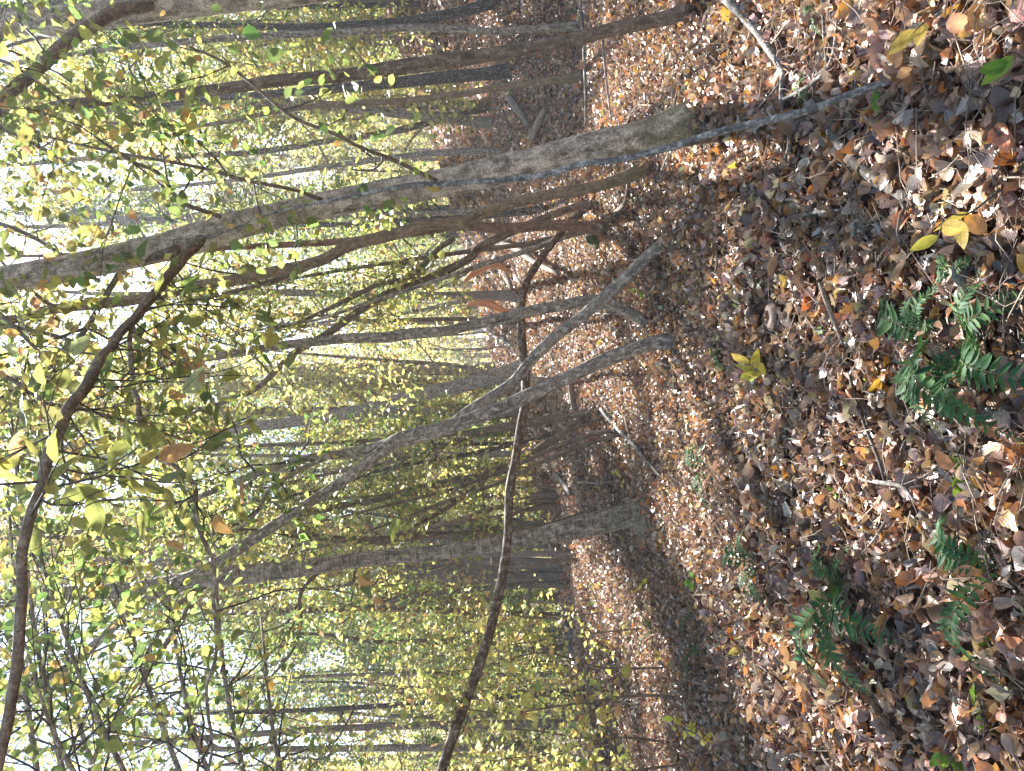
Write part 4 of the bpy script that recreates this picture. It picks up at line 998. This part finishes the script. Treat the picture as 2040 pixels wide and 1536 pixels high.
# low twigs with big leaves that stand close to the camera at the right edge of the litter
for pt, lab, sz, n_, pal in (([(1990, 380), (1930, 425), (1885, 430), (1870, 470)], 'twig with three broad yellow leaves close to the camera', .08, 4, PAL_YEL),
                       ([(2060, 150), (2040, 120), (2015, 100)], 'large green leaves at the bottom right corner', .085, 3, PAL_GREEN),
                       ([(1870, 20), (1840, 45), (1815, 70)], 'drooping yellow green leaf in the sunny right foreground', .09, 2, PAL_YEL)):
    sapling('leafy_twig', lab, pt, d=1.75 if pt[0][0] > 1900 else 2.1, leafsz=sz, single=n_, pal=pal, nb=2, w0=.003, cat='twig', bark='dark')

# ------------------------------------------------------------------ ferns
FERN_COL = [(.022, .078, .028), (.032, .095, .03), (.05, .115, .028)]
M_RACHIS = rock_mat('fern_stalk', (.05, .08, .02), (.09, .11, .03), 0)
LEAFLET = []
for k in range(6):
    V_, T_, U_ = leaf_shape(5, .26, curl=[-.5, .3, .6][k % 3], fold=.25, peak=.3, seed=k + 80)
    LEAFLET.append(make_mesh('leaflet', V_, [T_], M_FERN, {'tint': ('FLOAT_COLOR', np.tile(FERN_COL[k % 3], (len(V_), 1)))}))
def fern(label, u, v, fronds, nl=20, single=True):
    fronds = [(a_, l_ * 1.3, u_) for a_, l_, u_ in fronds]; nl = int(nl * 1.4)
    base = G(u, v, .015); T = thing('fern', label, 'fern', base)
    for az, ln, up in fronds:
        az = math.radians(az)                      # picture angle: 0 = picture right (towards us), 90 = picture up (to our right)
        dr = np.array([math.sin(az), -math.cos(az), 0.0])
        n = 14; pts = []
        for i_ in range(n):
            t = i_ / (n - 1); q = base + dr * ln * t
            q = q + np.array([0, 0, 1]) * (up * ln * math.sin(math.pi * min(1, t * 1.05)) * .9)
            q[2] = max(q[2], float(H(q[0], q[1])) + .03 + .02 * math.sin(t * 3)); pts.append(q)
        pts = np.array(pts); org = base
        tb = Tubes(); tb.add(pts, np.linspace(.0026, .0008, n), 5)
        fr = link('frond', tb.mesh('frond', M_RACHIS, org), T)
        cum = np.linspace(.06, .985, nl); VV, TT_, CC = [], [], []; nb_ = 0
        for j, t in enumerate(cum):
            f = t * (n - 1); k = min(int(f), n - 2); p = pts[k] + (pts[k + 1] - pts[k]) * (f - k); tg = unit(pts[k + 1] - pts[k])
            side = unit(np.cross(tg, [0, 0, 1.0])); nrm = unit(np.cross(side, tg)) 
            if nrm[2] < 0: nrm = -nrm
            w = ln * .21 * math.sin(math.pi * min(1, (t * .86 + .14))) ** .75 * (1 if t > .15 else t / .15 * .7 + .3)
            for sg in (-1, 1):
                al = side * sg * .93 + tg * .36 + rng.normal(0, .05, 3) - np.array([0, 0, .18])
                me = random.choice(LEAFLET)
                s0 = max(.008, w)
                if single:
                    place = frames(np.array([nrm + rng.normal(0, .12, 3)]), np.array([al]))[0]
                    o = link('leaflet', me, fr); M = Matrix.Identity(4)
                    for a in range(3):
                        for b in range(3): M[a][b] = place[a][b] * s0 * (1.05 if b == 0 else 1)
                        M[a][3] = p[a] - base[a]
                    o.matrix_local = M
                else:
                    place = frames(np.array([nrm + rng.normal(0, .12, 3)]), np.array([al]))[0]
                    V_, T2, U_ = quick_shape(.32, .2)
                    VV.append(V_ @ place.T * s0 + p - base); TT_.append(T2 + nb_); nb_ += len(V_); CC.append(np.tile(FERN_COL[j % 3], (len(V_), 1)))
        if not single:
            o = link('leaflets', make_mesh('leaflets', np.concatenate(VV), [np.concatenate(TT_)], M_FERN, {'tint': ('FLOAT_COLOR', np.concatenate(CC))}), fr); o['kind'] = 'stuff'
fern('largest dark green fern at the bottom centre of the foreground', 1885, 668, [(155, .26, .3), (62, .15, .5), (-88, .24, .35), (-45, .30, .4), (20, .10, .6), (110, .14, .5)], 17)
fern('big fern whose broad fronds reach in from the near edge below centre', 1985, 690, [(-60, .24, .6), (-20, .26, .5), (-110, .2, .5), (30, .2, .5), (-140, .16, .6), (70, .18, .5)], 15)
fern('fern with three long fronds at the left of the foreground', 1702, 1165, [(-15, .33, .35), (-58, .36, .35), (-98, .40, .4), (150, .20, .4), (80, .13, .4)], 17)
fern('fern with two upright fronds at the bottom left', 2015, 1130, [(150, .2, .6), (-90, .28, .5), (175, .2, .5)], 15)
for u, v, fr_, lab in ((1425, 935, [(150, .30, .5), (-120, .24, .5), (-70, .28, .4), (90, .2, .5)], 'small bluish fern in front of the sunny leaf strip'),
                   (1525, 1125, [(170, .28, .6), (-110, .22, .5), (120, .24, .5), (-50, .24, .4)], 'small fern catching sun left of centre'),
                   (1455, 690, [(100, .13, .5), (-60, .17, .5), (-100, .14, .5)], 'small fern with two curled fronds near the leaning stem foot'),
                   (1310, 1250, [(100, .26, .5), (-80, .3, .5), (170, .2, .5)], 'fern in the shaded bank on the left'),
                   (1400, 1290, [(90, .28, .5), (-90, .25, .5), (10, .2, .5)], 'pair of fern fronds in the sunny strip on the left'),
                   (1655, 10, [(-90, .12, .5), (180, .12, .5), (-30, .1, .4)], 'frosted looking sunlit fern at the right edge'),
                   (1935, 560, [(100, .14, .5), (160, .12, .4), (30, .12, .5)], 'small fern above the largest one'),
                   (1620, 205, [(60, .12, .5), (0, .12, .5)], 'dark fern tuft at the sunny side of the thin lichen stem')):
    fern(lab, u, v, [(a_, l_ * .8, u_) for a_, l_, u_ in fr_], 15, single=False)

# ------------------------------------------------------------------ sticks, logs, stones
def stick(label, pts, w, bark='dead', lift=.02, name='fallen_stick', cat='stick', forks=2, sides=8, d=None):
    q = np.array([[*(G(u, v, lift + (random.uniform(0, .02)))), 0] for u, v in pts]); q[:, 3] = [w / 2 / F * p[1] for p in q]
    q[-1, 3] *= .6
    s_ = spline(q, max(8, len(q) * 5)); org = tuple(s_[0, :3]); T = thing(name, label, cat, org)
    tb = Tubes(); tb.add(s_[:, :3], s_[:, 3], sides, .12); link('stem', tb.mesh('stem', BARK[bark], org), T)
    for f in range(forks):
        k = random.randint(len(s_) // 3, len(s_) - 2)
        pt, rt = limb(s_[k, :3], unit(s_[k + 1, :3] - s_[k, :3]) + rng.normal(0, .5, 3), .12 + s_[k, 3] * 8, max(.0015, s_[k, 3] * .4), 5, .25, 0)
        pt[:, 2] = np.maximum(pt[:, 2], H(pt[:, 0], pt[:, 1]) + .02)
        tb = Tubes(); tb.add(pt, rt, 5); link('side_twig', tb.mesh('side_twig', BARK[bark], org), T)
    return T
stick('thick grey broken branch lying in the right foreground below the thin lichen stem', [(1672, 250), (1720, 300), (1760, 345), (1810, 380), (1875, 412)], 27, 'dark', .03, 'fallen_branch', 'branch', 3, 12)
stick('short pale stub crossing the grey broken branch', [(1725, 318), (1765, 278)], 17, 'dead', .05, forks=0)
stick('dark stub lying left of the grey broken branch', [(1735, 465), (1790, 425)], 24, 'dark', .03, forks=0)
stick('long sunlit white stick in the right corner of the litter', [(1470, -10), (1520, 50), (1560, 95), (1585, 140), (1590, 205)], 17, 'lichen', .05, 'fallen_branch', 'branch', 2, 10)
stick('white twig forking in the sun beside the thin lichen stem', [(1590, 200), (1650, 165), (1690, 120), (1700, 40)], 7, 'lichen', .05)
stick('upright looking pale twig at the sunny right edge', [(1672, -5), (1680, 70), (1675, 130), (1665, 150)], 6, 'lichen', .05)
stick('grey twig lying under the thin lichen stem', [(1592, 232), (1590, 290), (1580, 335)], 10, 'lichen', .03)
stick('pale curved twig on the dark litter left of the broken branch', [(1588, 440), (1640, 425), (1700, 418)], 8, 'lichen', .04)
stick('straight dark stick in the middle of the foreground', [(1664, 565), (1680, 590), (1695, 640), (1708, 685)], 10, 'dead', .05, forks=1)
stick('short white birch like stick standing out of the litter', [(1525, 765), (1526, 720), (1532, 682)], 15, 'lichen', .04, forks=1)
stick('long thin dark twig winding across the foreground litter', [(1730, 740), (1745, 790), (1765, 850), (1790, 920), (1800, 960)], 7, 'dark', .05)
stick('pale bent twig left of the middle foreground', [(1750, 955), (1800, 962), (1840, 970), (1870, 1000)], 9, 'lichen', .05)
stick('thin pole lying across the sunny slope at the right', [(1176, 5), (1184, 90), (1188, 170), (1186, 248)], 6, 'lichen', .10, forks=1)
stick('second thin pole lying nearer on the sunny slope', [(1225, 80), (1235, 150), (1245, 240)], 5, 'lichen', .10, forks=1)
stick('grey fallen log end in the sunny leaves beside the thick tree', [(1070, 275), (1085, 245), (1100, 215)], 16, 'dead', .08, 'fallen_log', 'log', 0, 10)
stick('weathered log lying on the dark right hand bank', [(1030, 195), (1050, 225), (1065, 250)], 14, 'dead', .1, 'fallen_log', 'log', 0, 10)
stick('thin dead log pointing down the slope behind the leaning stems', [(1150, 755), (1158, 800), (1166, 835)], 13, 'brown', .08, 'fallen_log', 'log', 0, 8)
stick('pale fallen log on the slope near the snapped trunk', [(1000, 515), (1020, 545), (1035, 572)], 14, 'dead', .15, 'fallen_log', 'log', 0, 10)
stick('long light branch fallen across the pink leaf slope', [(970, 645), (1000, 670), (1040, 690)], 8, 'lichen', .2)
stick('whitish branch lying left of the leaning stems', [(1210, 815), (1240, 850), (1280, 890), (1310, 940)], 8, 'lichen', .05)
stick('thin grey branch on the bank nearer than the whitish one', [(1255, 830), (1270, 880), (1310, 925), (1330, 950)], 7, 'dead', .05)
stick('white log tip behind the dark splitting stem', [(1118, 945), (1135, 965), (1150, 985)], 11, 'lichen', .1, 'fallen_log', 'log', 0, 8)
stick('dark branch half buried behind the bent stem foot', [(1240, 425), (1260, 400), (1270, 350)], 9, 'brown', .05)
stick('brown root like branch arching by the bent stem', [(1010, 485), (1050, 495), (1085, 520), (1140, 545)], 14, 'brown', .15, 'fallen_branch', 'branch', 2, 8)
stick('dark rotten log at the left edge of the broken stubs', [(1330, 480), (1380, 440), (1420, 420)], 8, 'dark', .03)
for k in range(46):
    uu = random.uniform(1130, 2000); vv = random.uniform(20, 1500); a = random.uniform(0, 6.28); ln = random.uniform(40, 110)
    q0 = G(uu, vv)
    places = 'far slope' if uu < 1300 else ('middle litter' if uu < 1650 else 'near litter')
    T_ = stick('x', [(uu, vv), (uu + math.cos(a) * ln * .5, vv + math.sin(a) * ln * .5 + random.uniform(-8, 8)), (uu + math.cos(a) * ln, vv + math.sin(a) * ln)], random.uniform(2.5, 5), ['dead', 'lichen', 'brown'][k % 3], .04, 'fallen_twig', 'twig', 1, 5)
    side = ['right', 'centre right', 'centre', 'centre left', 'left'][min(4, int(vv / 308))]
    tone = ['dull grey', 'pale', 'dark brown'][k % 3]
    T_['label'] = f'{tone} bare twig lying on the {places}, {side} of the view'; T_['group'] = 'small twigs strewn over the litter'

TD = Tubes()
for k in range(2600):
    dd_ = 1.7 + 14 * random.random() ** 1.5; xx_ = random.uniform(-.62, .62) * dd_; a_ = random.uniform(0, 6.28); ln_ = random.uniform(.06, .32)
    q0 = np.array([xx_, dd_, 0.0]); q1 = q0 + np.array([math.cos(a_), math.sin(a_), 0]) * ln_; qm = (q0 + q1) / 2 + rng.normal(0, .015, 3)
    q_ = np.array([q0, qm, q1]); q_[:, 2] = H(q_[:, 0], q_[:, 1]) + rng.uniform(.025, .085, 3)
    TD.add(q_, np.array([1, .8, .4]) * random.uniform(.0012, .0032), 3, cap=False)
link('twig_litter', TD.mesh('twig_litter', BARK['dead']), kind='stuff', label='bits of thin grey twig mixed into the fallen leaves', category='twig litter')
def rock(label, u, v, w, mat, squash=.6, up=0.0, name='stone', seed=0, d=None):
    p = G(u, v, up) if d is None else P(u, v, d); r = w / 2 / F * p[1]
    import bmesh
    bm = bmesh.new(); bmesh.ops.create_icosphere(bm, subdivisions=4, radius=1)
    for vt in bm.verts:
        c = vt.co.copy(); nn = mnoise.noise(c * 1.4 + Vector((seed, 0, 0))) * .35 + mnoise.noise(c * 4 + Vector((0, seed, 0))) * .12
        vt.co = Vector((c.x, c.y * .9, c.z * squash)) * (1 + nn) * r
    for f in bm.faces: f.smooth = True
    me = bpy.data.meshes.new(name); bm.to_mesh(me); bm.free(); me.materials.append(mat)
    return link(name, me, None, tuple(p), label=label, category='stone')
rock('dark green mossy boulder in the hollow on the crest', 1118, 1240, 95, M_MOSSROCK, .55, .05, 'mossy_boulder', 3)
rock('grey stone lying before the mossy boulder', 1142, 1262, 60, M_ROCK, .5, .05, 'stone', 5)
rock('mossy stump like stone beside the foot of the brown stem', 1200, 470, 46, M_MOSSROCK, .9, .05, 'mossy_stone', 8)
rock('low mossy rock at the foot of the dark spotted trunk', 1015, 165, 50, M_MOSSROCK, .6, .0, 'mossy_stone', 9)
rock('wet dark stone in the near litter at the bottom', 2020, 590, 110, M_ROCK, .4, -.01, 'stone', 12)
rock('small grey stone under the ring barked tree', 1330, 1060, 26, M_ROCK, .5, .02, 'stone', 14)
# a round brown mushroom cap
def mushroom():
    p = G(1558, 632, .02); T = thing('mushroom', 'round flat brown mushroom cap among the leaves in the middle', 'mushroom', p)
    r = 29 / F * p[1]; n, m = 24, 7; V = []; 
    for i_ in range(m):
        t = i_ / (m - 1); rr = r * t; z = .03 + .012 * (1 - (t - .55) ** 2 * 3) - (.012 if t == 1 else 0)
        for j in range(n):
            a = 2 * math.pi * j / n; V.append((rr * math.cos(a) * (1 + .05 * math.sin(3 * a)), rr * math.sin(a), z + .004 * math.sin(2 * a) * t))
    Q = [(i_ * n + j, i_ * n + (j + 1) % n, (i_ + 1) * n + (j + 1) % n, (i_ + 1) * n + j) for i_ in range(m - 1) for j in range(n)]
    M = bpy.data.materials.new('mushroom_skin'); M.use_nodes = True
    nt = M.node_tree; b = nt.nodes['Principled BSDF']; g = nt.nodes.new('ShaderNodeNewGeometry'); z = tex(nt.nodes, nt.links, g.outputs['Position'], 60, 4)
    r_ = ramp(nt.nodes, [(.3, (.10, .06, .045)), (.7, (.24, .16, .12))]); nt.links.new(z, r_.inputs[0]); nt.links.new(r_.outputs[0], b.inputs['Base Color']); b.inputs['Roughness'].default_value = .7
    link('cap', make_mesh('cap', np.array(V), [np.array(Q)], M), T)
    tb = Tubes(); tb.add(np.array([[0, 0, -.03], [0, 0, .0], [0, 0, .036]]), np.array([.012, .01, .012]), 10); link('stalk', tb.mesh('stalk', BARK['dead']), T)
mushroom()
# splintered wood by the snapped trunk
dS = ghit(1030, 600)
for pl, lab in (([(1030, 640, 8), (1005, 622, 12), (970, 606, 15), (932, 606, 10)], 'orange splintered slab of torn wood left of the snapped trunk'),
                ([(1010, 545, 6), (985, 530, 12), (950, 540, 14), (925, 560, 6)], 'orange torn strip of wood right of the snapped trunk')):
    q = np.array([[*P(u, v, dS * .97), w / 2 / F * dS] for u, v, w in pl]); q[0, 2] = float(H(q[0, 0], q[0, 1]))
    s_ = spline(q, 16); T = thing('splintered_wood', lab, 'broken wood', tuple(s_[0, :3])); tb = Tubes(); tb.add(s_[:, :3], s_[:, 3], 8, .25)
    link('slab', tb.mesh('slab', BARK['split'], tuple(s_[0, :3])), T)
print('tris', sum(len(m.polygons) for m in bpy.data.meshes), 'objects', len(bpy.data.objects))

# ------------------------------------------------------------------ air
hz = bpy.data.materials.new('haze_air'); hz.use_nodes = True; hz.node_tree.nodes.clear()
pv = hz.node_tree.nodes.new('ShaderNodeVolumePrincipled'); ho = hz.node_tree.nodes.new('ShaderNodeOutputMaterial')
pv.inputs['Color'].default_value = (.80, .87, 1.0, 1); pv.inputs['Density'].default_value = .0017; pv.inputs['Anisotropy'].default_value = .45
hz.node_tree.links.new(pv.outputs[0], ho.inputs['Volume'])
bpy.context.view_layer.update()
zt = max(max((o.matrix_world @ Vector(c)).z for c in o.bound_box) for o in col.objects if o.type == 'MESH') + .5
zb = float(GZ.min()) - 1.0
hv = np.array([(x, y, z) for x in (-112, 112) for y in (-32, 192) for z in (zb, zt)], float)
hq = np.array([(0, 1, 3, 2), (4, 6, 7, 5), (0, 4, 5, 1), (2, 3, 7, 6), (0, 2, 6, 4), (1, 5, 7, 3)])
link('haze', make_mesh('haze', hv, [hq], hz, smooth=False), kind='stuff', label='thin pale haze in the air of the wood', category='haze')
print('box', zb, zt)
